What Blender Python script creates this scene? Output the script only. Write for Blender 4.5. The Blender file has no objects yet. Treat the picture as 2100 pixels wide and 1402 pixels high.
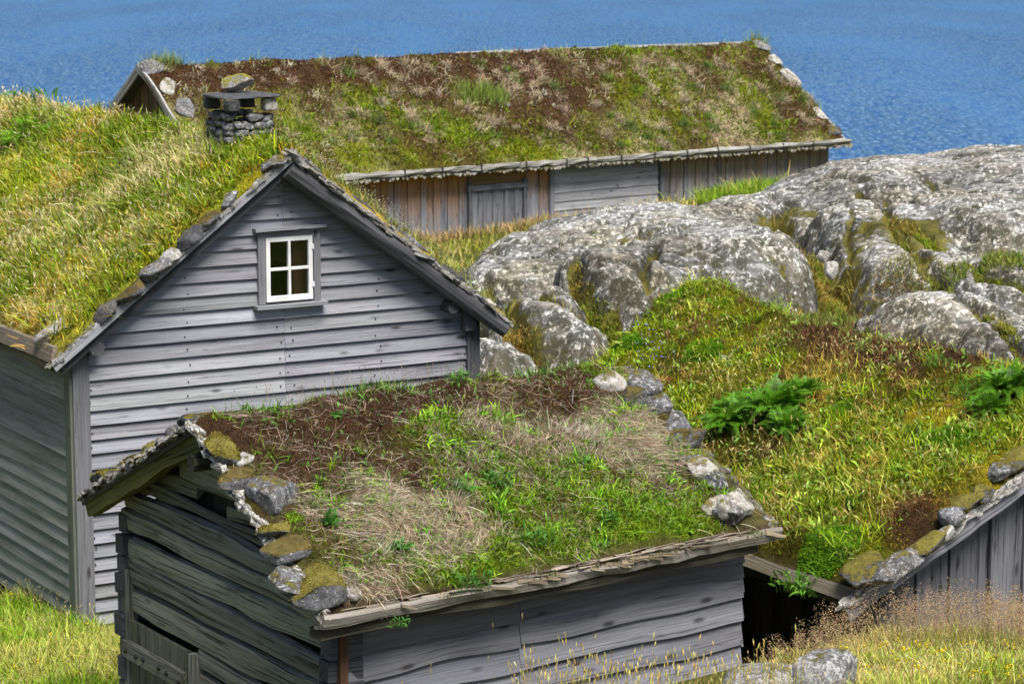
import bpy, bmesh, math, numpy as np
from mathutils import Vector, Matrix
R_ = math.radians
rng = np.random.default_rng(11)
sc = bpy.context.scene
C = sc.collection

# ---------------------------------------------------------------- camera, world, sun
F = 5200.; CX, CY = 1050., 701.; HY = -150.; CZ = 8.
PITCH = math.atan((CY - HY) / F); cp, sp = math.cos(PITCH), math.sin(PITCH)
cam = bpy.data.objects.new('camera', bpy.data.cameras.new('camera')); C.objects.link(cam)
cam.location = (0, 0, CZ); cam.rotation_euler = (math.pi / 2 - PITCH, 0, 0)
cam.data.sensor_width = 36; cam.data.lens = 36 * F / 2100
cam.data.clip_start = .5; cam.data.clip_end = 20000
cam.data.dof.use_dof = True; cam.data.dof.focus_distance = 21.5; cam.data.dof.aperture_fstop = 5.6
sc.camera = cam
SUN_EL, SUN_AZ = 60, 30          # azimuth measured from behind the camera towards its right
w = bpy.data.worlds.new('World'); sc.world = w; w.use_nodes = True
nt = w.node_tree; bg = nt.nodes['Background']
sky = nt.nodes.new('ShaderNodeTexSky'); sky.sky_type = 'NISHITA'; sky.sun_disc = False
sky.sun_elevation = R_(SUN_EL); sky.sun_rotation = R_(180 - SUN_AZ); sky.air_density = 1.0; sky.dust_density = 1.5; sky.ozone_density = 1.2
nt.links.new(sky.outputs[0], bg.inputs[0]); bg.inputs[1].default_value = .075
sl = bpy.data.lights.new('sun', 'SUN'); sl.energy = 4.9; sl.angle = R_(32); sl.color = (1, .955, .88)
sun = bpy.data.objects.new('sun', sl); C.objects.link(sun)
a = R_(SUN_AZ); e = R_(SUN_EL)
sd = Vector((math.sin(a) * math.cos(e), -math.cos(a) * math.cos(e), math.sin(e)))
sun.rotation_euler = sd.to_track_quat('Z', 'Y').to_euler()
sc.view_settings.view_transform = 'Standard'; sc.view_settings.look = 'None'
sc.view_settings.exposure = 0.5; sc.view_settings.gamma = 1
sc.cycles.max_bounces = 6; sc.cycles.transparent_max_bounces = 6
sc.cycles.use_denoising = True

# ---------------------------------------------------------------- geometry helpers
def nrm(v): v = np.asarray(v, float); return v / np.linalg.norm(v)
def ray(x, y):
    r = (x - CX) / F; u = -(y - CY) / F
    return np.array([r, cp + u * sp, -sp + u * cp])
CAM = np.array([0, 0, CZ])
def P(x, y, D): return CAM + ray(x, y) * D
def hit(x, y, P0, n):
    r = ray(x, y); return CAM + r * (np.dot(P0 - CAM, n) / np.dot(r, n))
def vpd(x): d = ray(x, HY); d[2] = 0; return nrm(d)
def hash_(ix, iy, iz, s):
    h = (ix.astype(np.int64) * 374761393 + iy.astype(np.int64) * 668265263 + iz.astype(np.int64) * 1442695041 + s * 97531) & 0xffffffff
    h = ((h ^ (h >> 13)) * 1274126177) & 0xffffffff
    h = (h ^ (h >> 16)) & 0xffffffff
    return h / 4294967295.
def vn(p, s=0):
    p = np.asarray(p, float)
    if p.shape[1] == 2: p = np.c_[p, np.zeros(len(p))]
    i = np.floor(p); f = p - i; f = f * f * (3 - 2 * f); i = i.astype(np.int64); r = 0
    for a in (0, 1):
        for b in (0, 1):
            for c in (0, 1):
                wgt = (f[:, 0] if a else 1 - f[:, 0]) * (f[:, 1] if b else 1 - f[:, 1]) * (f[:, 2] if c else 1 - f[:, 2])
                r = r + wgt * hash_(i[:, 0] + a, i[:, 1] + b, i[:, 2] + c, s)
    return r
def fbm(p, s=0, o=4, g=.5):
    p = np.asarray(p, float); r = 0; am = 1; t = 0
    for k in range(o):
        r = r + am * vn(p * 2 ** k + 17.3 * k, s + k * 7); t += am; am *= g
    return r / t
def tag(o, label=None, cat=None, group=None, kind=None):
    if label: o['label'] = label
    if cat: o['category'] = cat
    if group: o['group'] = group
    if kind: o['kind'] = kind
    return o
def mkobj(name, V, faces, mat, parent=None, col=None, wuv=None, tri=None, smooth=False, extra=None):
    me = bpy.data.meshes.new(name)
    V = np.asarray(V, np.float32)
    if tri is not None:
        n = len(tri); me.vertices.add(len(V)); me.vertices.foreach_set('co', V.ravel())
        k = tri.shape[1]
        me.loops.add(n * k); me.loops.foreach_set('vertex_index', tri.astype(np.int32).ravel())
        me.polygons.add(n); me.polygons.foreach_set('loop_start', np.arange(n, dtype=np.int32) * k)
        me.update(calc_edges=True)
    else:
        me.from_pydata(V.tolist(), [], faces)
    if col is not None:
        at = me.attributes.new('col', 'FLOAT_COLOR', 'POINT')
        c4 = np.ones((len(V), 4), np.float32); c4[:, :3] = col; at.data.foreach_set('color', c4.ravel())
    if wuv is not None:
        at = me.attributes.new('wuv', 'FLOAT_VECTOR', 'POINT'); at.data.foreach_set('vector', np.asarray(wuv, np.float32).ravel())
    if extra:
        for k, v in extra.items():
            at = me.attributes.new(k, 'FLOAT', 'POINT'); at.data.foreach_set('value', np.asarray(v, np.float32))
    if smooth: me.polygons.foreach_set('use_smooth', np.ones(len(me.polygons), bool))
    me.materials.append(mat); me.update()
    o = bpy.data.objects.new(name, me); C.objects.link(o)
    if parent is not None: o.parent = parent
    return o

class MB:                       # boards, beams and other wood: one mesh per part, with grain coordinates
    def __init__(s): s.v = []; s.f = []; s.c = []; s.u = []
    def strip(s, secs, col, L=None, cap=True, wd=None):
        """secs: (n,k,3) cross-sections; col: rgb or (n,3)"""
        secs = np.asarray(secs, float); n, k, _ = secs.shape; b = len(s.v)
        cen = secs.mean(1); dl = np.r_[0, np.cumsum(np.linalg.norm(np.diff(cen, axis=0), axis=1))]
        per = np.r_[0, np.cumsum(np.linalg.norm(np.diff(secs[0], axis=0), axis=1))]
        rz = rng.random() * 40; ry = rng.random() * 9
        col = np.asarray(col, float)
        for i in range(n):
            for j in range(k):
                s.v.append(secs[i, j]); s.u.append((dl[i] + rz, per[j] + ry, rz)); s.c.append(col[i] if col.ndim == 2 else col)
        for i in range(n - 1):
            for j in range(k):
                a, c2 = b + i * k + j, b + i * k + (j + 1) % k
                s.f.append((a, a + k, c2 + k, c2))
        if cap:
            s.f.append(tuple(b + j for j in range(k))); s.f.append(tuple(b + (n - 1) * k + j for j in range(k - 1, -1, -1)))
    def beam(s, p0, p1, wv, tv, col, n=4, wob=0.0, taper=0.0, edge=0.0):
        """box from p0 to p1 centred on the line, full width wv and thickness tv"""
        p0, p1, wv, tv = (np.asarray(q, float) for q in (p0, p1, wv, tv)); secs = []
        sd_ = rng.random() * 50
        for i in range(n + 1):
            t = i / n; c = p0 + (p1 - p0) * t
            q = (vn(np.array([[t * n * .6 + sd_, 0, 0], [t * n * .6 + sd_, 9, 0], [t * n * 1.5 + sd_, 19, 0], [t * n * 1.5 + sd_, 29, 0]])) - .5) * 2
            c = c + nrm(wv) * q[0] * wob + nrm(tv) * q[1] * wob
            k = 1 - taper * t; w1 = wv * k / 2 * (1 + edge * q[2]); w2 = wv * k / 2 * (1 + edge * q[3])
            t2 = tv * k / 2
            secs.append([c - w1 - t2, c + w2 - t2, c + w2 + t2, c - w1 + t2])
        s.strip(secs, col)
    def log(s, p0, p1, r, col, n=5, k=9, wob=.01, up=(0, 0, 1), sq=1.0, taper=0):
        p0, p1 = np.asarray(p0, float), np.asarray(p1, float); d = nrm(p1 - p0)
        x = nrm(np.cross(d, up)); y = np.cross(x, d); secs = []; sd_ = rng.random() * 50
        for i in range(n + 1):
            t = i / n; c = p0 + (p1 - p0) * t; ring = []
            for j in range(k):
                a = 2 * math.pi * j / k
                rr = r * (1 - taper * t) * (1 + .12 * (vn(np.array([[math.cos(a) * 1.3 + sd_, math.sin(a) * 1.3, t * n * .5]]))[0] - .5)) + wob * (vn(np.array([[sd_, j, t * n]]))[0] - .5)
                ring.append(c + x * math.cos(a) * rr + y * math.sin(a) * rr * sq)
            secs.append(ring)
        s.strip(secs, col)
    def box(s, c, hx, hy, hz, col):
        c = np.asarray(c, float); s.beam(c - np.array([hx, 0, 0]), c + np.array([hx, 0, 0]), (0, 2 * hy, 0), (0, 0, 2 * hz), col, n=1)
    def build(s, name, mat, parent=None, smooth=False):
        return mkobj(name, np.array(s.v), s.f, mat, parent, np.array(s.c), np.array(s.u), smooth=smooth)

class TM:                       # vegetation: blades, leaves, bits, as one triangle mesh
    def __init__(s): s.v = []; s.t = []; s.c = []; s.n = 0
    def add(s, V, T, Cc): s.v.append(V); s.t.append(T + s.n); s.c.append(Cc); s.n += len(V)
    def blades(s, root, up, h, wd, col, bend=.5, seg=2, side=None, leaf=False, tip=1.25, lean=None):
        N = len(root)
        if N == 0: return
        h = np.broadcast_to(h, (N,)); wd = np.broadcast_to(wd, (N,)); col = np.broadcast_to(col, (N, 3))
        r3 = rng.normal(size=(N, 3))
        if side is None:
            side = np.cross(up, r3); side /= np.linalg.norm(side, axis=1)[:, None] + 1e-9
        if lean is None:
            lean = np.cross(up, side) * rng.choice([-1, 1], (N, 1)) + r3 * .2
        prof = {2: [1, .75], 3: [1, .85, .55]}[seg] if not leaf else {2: [.35, 1], 3: [.3, 1, .75]}[seg]
        vs = []; cs = []
        for i in range(seg):
            t = i / seg
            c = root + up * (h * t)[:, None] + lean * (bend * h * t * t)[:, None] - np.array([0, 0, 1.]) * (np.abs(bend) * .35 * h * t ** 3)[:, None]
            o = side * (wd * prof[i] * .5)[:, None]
            vs += [c - o, c + o]; k = col * (.5 + (tip - .5) * t); cs += [k, k]  # shade at the roots and bright tips put into the colour, for depth
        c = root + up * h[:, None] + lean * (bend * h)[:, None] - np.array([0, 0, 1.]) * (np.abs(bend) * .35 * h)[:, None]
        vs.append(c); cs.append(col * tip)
        m = 2 * seg + 1
        V = np.stack(vs, 1).reshape(-1, 3); Cc = np.stack(cs, 1).reshape(-1, 3)
        pat = []
        for i in range(seg - 1): b = 2 * i; pat += [(b, b + 1, b + 3), (b, b + 3, b + 2)]
        b = 2 * (seg - 1); pat.append((b, b + 1, b + 2))
        T = (np.arange(N)[:, None, None] * m + np.array(pat)[None]).reshape(-1, 3)
        s.add(V, T, Cc)
    def bits(s, c, size, col, flat=None):
        """small four-sided flecks (petals, seeds, buds) as tetrahedra"""
        N = len(c)
        if N == 0: return
        d = rng.normal(size=(N, 4, 3)); d -= d.mean(1, keepdims=True); d /= np.linalg.norm(d, axis=2)[:, :, None]
        V = c[:, None] + d * (np.broadcast_to(size, (N,)) * .6)[:, None, None]
        T = (np.arange(N)[:, None, None] * 4 + np.array([(0, 1, 2), (0, 2, 3), (0, 3, 1), (1, 3, 2)])[None]).reshape(-1, 3)
        s.add(V.reshape(-1, 3), T, np.repeat(np.broadcast_to(col, (N, 3)), 4, 0))
    def build(s, name, mat, parent=None):
        return mkobj(name, np.concatenate(s.v), None, mat, parent, np.clip(np.concatenate(s.c), 0, 1), tri=np.concatenate(s.t))
def jit(col, N, a=.25, hue=.12):
    col = np.asarray(col, float)
    k = np.exp(rng.normal(0, a, (N, 1))) * np.exp(rng.normal(0, hue, (N, 3)))
    return np.clip(col[None] * k if col.ndim == 1 else col * k, 0.003, .9)
def upv(N, base, spread):
    u = np.broadcast_to(np.asarray(base), (N, 3)) + rng.normal(0, spread, (N, 3)); return u / np.linalg.norm(u, axis=1)[:, None]

# ---------------------------------------------------------------- materials
def mat_new(name):
    m = bpy.data.materials.new(name); m.use_nodes = True
    return m, m.node_tree.nodes, m.node_tree.links, m.node_tree.nodes['Principled BSDF']
def ramp(N, L, src, stops):
    r = N.new('ShaderNodeValToRGB'); L.new(src, r.inputs[0]); el = r.color_ramp.elements
    while len(el) < len(stops): el.new(.5)
    for e_, (p, c) in zip(el, stops):
        e_.position = p; e_.color = (c, c, c, 1) if isinstance(c, (int, float)) else (*c, 1)
    return r.outputs[0]
def noise(N, L, vec, scale, detail=4, rough=.55, mp=None, dist=0):
    if mp is not None:
        m = N.new('ShaderNodeMapping'); L.new(vec, m.inputs[0]); m.inputs['Scale'].default_value = mp; vec = m.outputs[0]
    n = N.new('ShaderNodeTexNoise'); L.new(vec, n.inputs['Vector']); n.inputs['Scale'].default_value = scale
    n.inputs['Detail'].default_value = detail; n.inputs['Roughness'].default_value = rough; n.inputs['Distortion'].default_value = dist
    return n.outputs['Fac']
def mix(N, L, fac, A, B, mode='MIX'):
    m = N.new('ShaderNodeMix'); m.data_type = 'RGBA'; m.blend_type = mode
    for sock, val in ((m.inputs[0], fac), (m.inputs[6], A), (m.inputs[7], B)):
        if hasattr(val, 'is_linked') or isinstance(val, bpy.types.NodeSocket): L.new(val, sock)
        elif isinstance(val, (int, float)) and sock.type == 'VALUE': sock.default_value = val
        else: sock.default_value = (*val, 1) if len(val) == 3 else val
    return m.outputs[2]
def math_(N, L, op, a, b=0.):
    m = N.new('ShaderNodeMath'); m.operation = op
    for s_, v in ((m.inputs[0], a), (m.inputs[1], b)):
        if isinstance(v, bpy.types.NodeSocket): L.new(v, s_)
        else: s_.default_value = v
    return m.outputs[0]
def attr(N, name, out='Color'):
    a_ = N.new('ShaderNodeAttribute'); a_.attribute_name = name; return a_.outputs[out]
def bump(N, L, h, bsdf, strength=.5, dist=.01):
    b = N.new('ShaderNodeBump'); L.new(h, b.inputs['Height']); b.inputs['Strength'].default_value = strength
    b.inputs['Distance'].default_value = dist; L.new(b.outputs[0], bsdf.inputs['Normal'])

def wood(name, knots=.5, algae=0.0, rough_amt=1.0, crack=.5, algae_col=(.06, .07, .02), ct=.60):
    m, N, L, b = mat_new(name); v = attr(N, 'wuv', 'Vector'); c = attr(N, 'col')
    g1 = noise(N, L, v, 1, 7, .62, (1.1, 60, 1), .25); g2 = noise(N, L, v, 1, 4, .6, (.5, 7., 1), .8)
    g3 = noise(N, L, v, 1, 3, .6, (5, 170, 1))
    t = ramp(N, L, g1, [(.25, .62), (.48, .98), (.75, 1.2)])
    c1 = mix(N, L, 1.0, c, t, 'MULTIPLY')
    t2 = ramp(N, L, g2, [(.3, .70), (.52, 1.0), (.75, 1.18)])
    c1 = mix(N, L, 1.0, c1, t2, 'MULTIPLY')
    t3 = ramp(N, L, g3, [(.3, .82), (.7, 1.14)])
    c1 = mix(N, L, .8, c1, t3, 'MULTIPLY')
    cr = ramp(N, L, noise(N, L, v, 1, 5, .7, (.9, 46, 3.7), .5), [(ct, 0.), (ct + .05, 1.)])
    c1 = mix(N, L, math_(N, L, 'MULTIPLY', cr, crack), c1, (.012, .011, .012))
    mp = N.new('ShaderNodeMapping'); L.new(v, mp.inputs[0]); mp.inputs['Scale'].default_value = (2.1, 6.5, 1)
    vo = N.new('ShaderNodeTexVoronoi'); vo.inputs['Scale'].default_value = 1.; L.new(mp.outputs[0], vo.inputs['Vector'])
    kn = math_(N, L, 'MULTIPLY', ramp(N, L, vo.outputs['Distance'], [(.08, 1.), (.20, 0.)]), ramp(N, L, noise(N, L, v, 1, 2, .5, (.8, 2.6, 1)), [(.38, 0.), (.52, 1.)]))
    c1 = mix(N, L, math_(N, L, 'MULTIPLY', kn, knots), c1, (.03, .024, .024))
    if algae:
        al = ramp(N, L, noise(N, L, v, 1, 5, .65, (.9, 4, 1), .4), [(.42, 0.), (.62, 1.)])
        c1 = mix(N, L, math_(N, L, 'MULTIPLY', al, algae), c1, algae_col)
    L.new(c1, b.inputs['Base Color']); b.inputs['Roughness'].default_value = .78; b.inputs['Specular IOR Level'].default_value = .3
    hh = math_(N, L, 'SUBTRACT', g1, math_(N, L, 'MULTIPLY', cr, .6)); bump(N, L, hh, b, .7 * rough_amt, .008)
    return m
def veg(name, trans=.22, rough=.6):
    m, N, L, b = mat_new(name); c = attr(N, 'col')
    g = N.new('ShaderNodeNewGeometry')
    n_ = ramp(N, L, noise(N, L, g.outputs['Position'], 22, 3), [(.3, .78), (.7, 1.2)])
    c1 = mix(N, L, 1., c, n_, 'MULTIPLY')
    L.new(c1, b.inputs['Base Color']); b.inputs['Roughness'].default_value = rough; b.inputs['Specular IOR Level'].default_value = .25
    tr = N.new('ShaderNodeBsdfTranslucent'); L.new(c1, tr.inputs[0]); mx = N.new('ShaderNodeMixShader'); mx.inputs[0].default_value = trans
    L.new(b.outputs[0], mx.inputs[1]); L.new(tr.outputs[0], mx.inputs[2]); L.new(mx.outputs[0], N['Material Output'].inputs[0])
    return m
def turfmat(name):
    m, N, L, b = mat_new(name); c = attr(N, 'col'); g = N.new('ShaderNodeNewGeometry'); p = g.outputs['Position']
    n1 = noise(N, L, p, 55, 6, .7); n2 = noise(N, L, p, 9, 5, .6)
    c1 = mix(N, L, 1., c, ramp(N, L, n1, [(.3, .35), (.5, .95), (.72, 1.7)]), 'MULTIPLY')
    c1 = mix(N, L, 1., c1, ramp(N, L, n2, [(.3, .6), (.7, 1.35)]), 'MULTIPLY')
    L.new(c1, b.inputs['Base Color']); b.inputs['Roughness'].default_value = .95; b.inputs['Specular IOR Level'].default_value = .1
    bump(N, L, math_(N, L, 'ADD', n1, n2), b, 1., .04)
    return m
def rock(name, base=(.20, .20, .215), dark=(.05, .05, .055), pale=(.50, .50, .50), lichen=.5, moss=.3, mosscol=(.16, .13, .012), sc_=1., mossn='up', tint=(.34, .27, .2), specks=.8):
    m, N, L, b = mat_new(name); tc = N.new('ShaderNodeTexCoord'); g = N.new('ShaderNodeNewGeometry')
    oi = N.new('ShaderNodeObjectInfo'); ad = N.new('ShaderNodeVectorMath'); ad.operation = 'ADD'
    sm = N.new('ShaderNodeMath'); sm.operation = 'MULTIPLY'; L.new(oi.outputs['Random'], sm.inputs[0]); sm.inputs[1].default_value = 37.
    L.new(tc.outputs['Object'], ad.inputs[0]); L.new(sm.outputs[0], ad.inputs[1]); v = ad.outputs[0]
    n1 = noise(N, L, v, 3.2 * sc_, 9, .7, dist=.3)
    c1 = mix(N, L, ramp(N, L, n1, [(.34, 0.), (.62, 1.)]), dark, base)
    n2 = noise(N, L, v, 11.5 * sc_, 7, .72, dist=.35)
    c1 = mix(N, L, ramp(N, L, n2, [(.62 - .16 * lichen, 0.), (.67 - .16 * lichen, .9)]), c1, pale)
    n3 = noise(N, L, v, 27 * sc_, 6, .75)
    c1 = mix(N, L, math_(N, L, 'MULTIPLY', ramp(N, L, n3, [(.51, 0.), (.58, 1.)]), specks), c1, dark)
    n4 = noise(N, L, v, 1.7 * sc_, 5, .6)
    c1 = mix(N, L, math_(N, L, 'MULTIPLY', ramp(N, L, n4, [(.53, 0.), (.7, 1.)]), .35), c1, tint)
    n6 = noise(N, L, v, 11 * sc_, 4, .6)
    c1 = mix(N, L, math_(N, L, 'MULTIPLY', ramp(N, L, n6, [(.66, 0.), (.7, 1.)]), .6), c1, (.38, .42, .12))
    n5 = noise(N, L, v, 4.2 * sc_, 6, .7, dist=.3)
    if mossn == 'attr':
        sx = N.new('ShaderNodeSeparateXYZ'); L.new(g.outputs['Normal'], sx.inputs[0])
        stp = ramp(N, L, math_(N, L, 'ADD', sx.outputs[2], math_(N, L, 'MULTIPLY', math_(N, L, 'SUBTRACT', n1, .5), .9)), [(.55, 1.), (.92, 0.)])
        sv = noise(N, L, v, 1, 6, .7, (5, 5, 1.6), .3)
        c1 = mix(N, L, math_(N, L, 'MULTIPLY', stp, math_(N, L, 'MULTIPLY', ramp(N, L, sv, [(.42, 0.), (.54, 1.)]), .85)), c1, (.05, .048, .03))
        fl = ramp(N, L, math_(N, L, 'MULTIPLY', stp, 1.), [(0., 1.), (.5, 0.)])
        c1 = mix(N, L, math_(N, L, 'MULTIPLY', fl, math_(N, L, 'MULTIPLY', ramp(N, L, noise(N, L, v, 1, 6, .7, (2.2, 7, 4), .3), [(.46, 0.), (.58, 1.)]), .42)), c1, (.46, .45, .44))
        ol = noise(N, L, v, .9, 4, .6); c1 = mix(N, L, math_(N, L, 'MULTIPLY', ramp(N, L, ol, [(.42, 0.), (.62, 1.)]), .45), c1, mix(N, L, 1., c1, (.75, .62, .30), 'MULTIPLY'))
    if mossn == 'attr': mf = math_(N, L, 'ADD', math_(N, L, 'MULTIPLY', attr(N, 'moss', 'Fac'), 1.), -.28)
    else:
        sx = N.new('ShaderNodeSeparateXYZ'); L.new(g.outputs['Normal'], sx.inputs[0]); mf = math_(N, L, 'MULTIPLY', math_(N, L, 'ADD', sx.outputs[2], -.45), .35)
    ms = ramp(N, L, math_(N, L, 'ADD', math_(N, L, 'ADD', math_(N, L, 'MULTIPLY', n5, .75), math_(N, L, 'MULTIPLY', n3, .25)), mf), [(.66 - .3 * moss, 0.), (.76 - .3 * moss, .95)])
    mfac = math_(N, L, 'ADD', math_(N, L, 'MULTIPLY', n3, .55), math_(N, L, 'MULTIPLY', n1, .45))
    c2 = mix(N, L, ramp(N, L, mfac, [(.38, 0.), (.6, 1.)]), tuple(q * .22 for q in mosscol), tuple(q * 1.4 for q in mosscol))
    c1 = mix(N, L, ms, c1, c2)
    if mossn == 'attr': c1 = mix(N, L, 1., c1, ramp(N, L, noise(N, L, v, .55, 4, .6), [(.35, .62), (.65, 1.4)]), 'MULTIPLY')
    L.new(c1, b.inputs['Base Color']); b.inputs['Roughness'].default_value = .9; b.inputs['Specular IOR Level'].default_value = .25
    bump(N, L, math_(N, L, 'ADD', math_(N, L, 'ADD', n1, n2), math_(N, L, 'MULTIPLY', ms, .8)), b, .8, .03)
    return m
def plain(name, col, rough=.6, metal=0.):
    m, N, L, b = mat_new(name); g = N.new('ShaderNodeNewGeometry')
    n1 = noise(N, L, g.outputs['Position'], 14, 5)
    L.new(mix(N, L, 1., col, ramp(N, L, n1, [(.3, .85), (.7, 1.1)]), 'MULTIPLY'), b.inputs['Base Color'])
    b.inputs['Roughness'].default_value = rough; b.inputs['Metallic'].default_value = metal
    return m
M_WOOD = wood('weathered_clapboard', .85, .0)
M_ALGAE = wood('clapboard_algae', .4, .35, algae_col=(.13, .145, .085))  # clapboard with grey-green algae, for the side wall
M_OLD = wood('old_log_timber', .5, .35, 2.4, .85, (.11, .105, .06), ct=.565)
M_PLANK = wood('weathered_plank', .9, .0, 1.2, .75, ct=.57)
M_RAGGED = wood('bleached_timber', .2, .35, 2.0, .9, (.1, .085, .03))
M_VEG = veg('grass_leaf'); M_DRY = veg('dry_grass', .18); M_FERN = veg('fern_leaf', .25, .5)
M_TURF = turfmat('turf_soil')
M_ROCK = rock('bedrock_lichen', base=(.18, .18, .18), dark=(.035, .04, .033), pale=(.70, .70, .69), lichen=.58, moss=.45, mossn='attr', mosscol=(.115, .10, .014), sc_=1.0)
M_ST_GREY = rock('stone_grey', lichen=.55, moss=.1, sc_=2.2)
M_ST_MOSS = rock('stone_mossy', lichen=.25, moss=.8, mosscol=(.17, .145, .022), sc_=2.4)
M_ST_BROWN = rock('stone_brown_moss', lichen=.25, moss=.75, mosscol=(.12, .09, .02), sc_=2.6)
M_ST_PALE = rock('stone_pale', base=(.45, .42, .36), dark=(.2, .18, .15), lichen=.8, moss=.1, sc_=1.8, tint=(.5, .4, .28), specks=.25)
M_ST_DARK = rock('slate_dark', base=(.12, .12, .13), dark=(.03, .03, .035), lichen=.1, moss=.2, sc_=2.4, pale=(.4, .4, .42))
M_SLATE = rock('slate_cap', base=(.11, .115, .125), dark=(.05, .05, .055), lichen=.1, moss=-.4, sc_=2., pale=(.3, .3, .32))
M_ST_BOULD = rock('boulder_grey', base=(.30, .30, .31), dark=(.08, .08, .08), lichen=.75, moss=-.05, sc_=2.2, specks=.4)
M_ST_BMOSS = rock('boulder_moss', base=(.42, .40, .36), dark=(.16, .15, .13), lichen=.7, moss=.55, mosscol=(.34, .30, .02), sc_=1.8, specks=.3)
M_BARK = rock('bark_flake', base=(.42, .40, .37), dark=(.12, .11, .10), lichen=.5, moss=.35, mosscol=(.16, .14, .02), sc_=3., specks=.4)
M_PBARK = rock('pale_bark', base=(.50, .48, .45), dark=(.16, .15, .14), lichen=.8, moss=.05, sc_=2.5, pale=(.66, .65, .63), specks=.3)
M_WHITE = plain('white_paint', (.8, .8, .8), .45)
m, N, L, b = mat_new('old_white_paint'); g = N.new('ShaderNodeNewGeometry'); n1 = noise(N, L, g.outputs['Position'], 38, 6, .7); n2 = noise(N, L, g.outputs['Position'], 6, 4)
c1 = mix(N, L, ramp(N, L, n1, [(.63, 0.), (.66, 1.)]), (.76, .76, .75), (.38, .36, .33)); L.new(mix(N, L, 1., c1, ramp(N, L, n2, [(.35, .82), (.6, 1.)]), 'MULTIPLY'), b.inputs['Base Color']); b.inputs['Roughness'].default_value = .55; M_PAINT = m
M_IRON = plain('iron', (.04, .035, .035), .6, .6)
m, N, L, b = mat_new('window_glass'); b.inputs['Base Color'].default_value = (.9, .93, .92, 1); b.inputs['Roughness'].default_value = .03
b.inputs['Transmission Weight'].default_value = 1.; b.inputs['IOR'].default_value = 1.5; g = N.new('ShaderNodeNewGeometry'); bump(N, L, noise(N, L, g.outputs['Position'], 9, 2), b, .25, .02); M_GLASS = m
M_INT = plain('reflection_brown', (.10, .045, .02), .8)

# ---------------------------------------------------------------- ground, bedrock, lake
GP = []   # ground control points (x, y, z)
def gp(px, py, D): GP.append(P(px, py, D))
for q in [(165, 1285, 28), (0, 1212, 31.6), (100, 1395, 25.6), (240, 1400, 25.2), (1525, 1440, 21.2), (1300, 1560, 19.2),
          (1750, 1345, 20.4), (1900, 1320, 21.6), (2100, 1335, 23), (1650, 1412, 18.6), (2100, 1420, 19.6), (1530, 1345, 23.6),
          (962, 508, 61), (1080, 505, 60), (850, 515, 59), (740, 530, 58), (1200, 505, 60), (1350, 485, 61), (1500, 460, 62), (1690, 420, 66), (1600, 430, 64), (1200, 540, 52), (1330, 510, 52), (1020, 560, 52), (960, 600, 49), (1080, 590, 46), (1040, 530, 57), (1500, 412, 50), (1590, 392, 50), (1440, 424, 50), (1545, 400, 50)]:
    gp(*q)
for q in [(1350, 1540, 20.1), (1450, 1520, 20.3), (1250, 1560, 19.6), (1560, 1450, 20), (1400, 1560, 19), (1500, 1480, 20.6), (1200, 1570, 19.2), (1480, 1500, 19.6), (1250, 1600, 18.4), (1450, 1560, 18.4), (1400, 1460, 20), (1150, 1500, 18.6), (1700, 1400, 19.2), (1000, 560, 56), (880, 520, 58)]: gp(*q)
GP += [(-1.5, 17.5, .75), (-2.5, 19.5, .55), (-3.5, 22.5, .4), (.3, 31, .9), (0.3, 35, 2.2), (3, 35, 2.1), (5, 38, 2.3), (8, 41, 2.4), (2, 41, 2.1), (0, 26, .9), (3, 27, 1.3), (6, 28, 1.8), (8, 30, 2.1), (6, 33, 2.2),
       (-12, 28, .3), (-12, 45, 0), (-6, 40, .4), (-4, 48, .6), (-10, 60, .1), (-20, 20, 1), (-10, 10, 2), (0, 8, 3.2), (8, 10, 3.4), (2.5, 14, 2.4), (5, 16, 2.4), (12, 18, 3), (20, 30, 3), (14, 40, 2.6), (12, 50, 2.), (20, 60, 1),
       (8, 78, .2), (-6, 72, -.5), (25, 80, -1)]
GP = np.array(GP)
def gz(xy):
    xy = np.asarray(xy, float); out = np.zeros(len(xy))
    for i in range(0, len(xy), 20000):
        q = xy[i:i + 20000]; d2 = ((q[:, None] - GP[None, :, :2]) ** 2).sum(2) + .35
        w_ = 1 / d2 ** 2.2; out[i:i + 20000] = (w_ * GP[:, 2]).sum(1) / w_.sum(1)
    out += (fbm(xy * .9, 5) - .5) * .18
    far = np.clip((xy[:, 1] - 76) / 60, 0, None) + np.clip((np.abs(xy[:, 0]) - 30) / 60, 0, None) * 0
    return out - 45 * far ** 1.2
LAKE = -34.
xs = np.r_[np.arange(-300, -16, 6), np.arange(-16, 18, .22), np.arange(18, 301, 6)]
ys = np.r_[np.arange(-60, 12, 3), np.arange(12, 74, .22), np.arange(74, 170, 4)]
gx, gy = np.meshgrid(xs, ys, indexing='ij'); xy = np.c_[gx.ravel(), gy.ravel()]; zz = gz(xy)
nx, ny = gx.shape; ii = np.arange(nx * ny).reshape(nx, ny)
def gridq(ii): return np.stack([ii[:-1, :-1], ii[1:, :-1], ii[1:, 1:], ii[:-1, 1:]], -1).reshape(-1, 4)
n_ = fbm(xy * 1.1, 3)[:, None]
gcol = np.array([.055, .075, .012]) * (1 - n_) * 1.2 + np.array([.13, .115, .03]) * n_
tag(mkobj('ground', np.c_[xy, zz], None, M_TURF, None, gcol, tri=gridq(ii), smooth=True), kind='structure')

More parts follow.
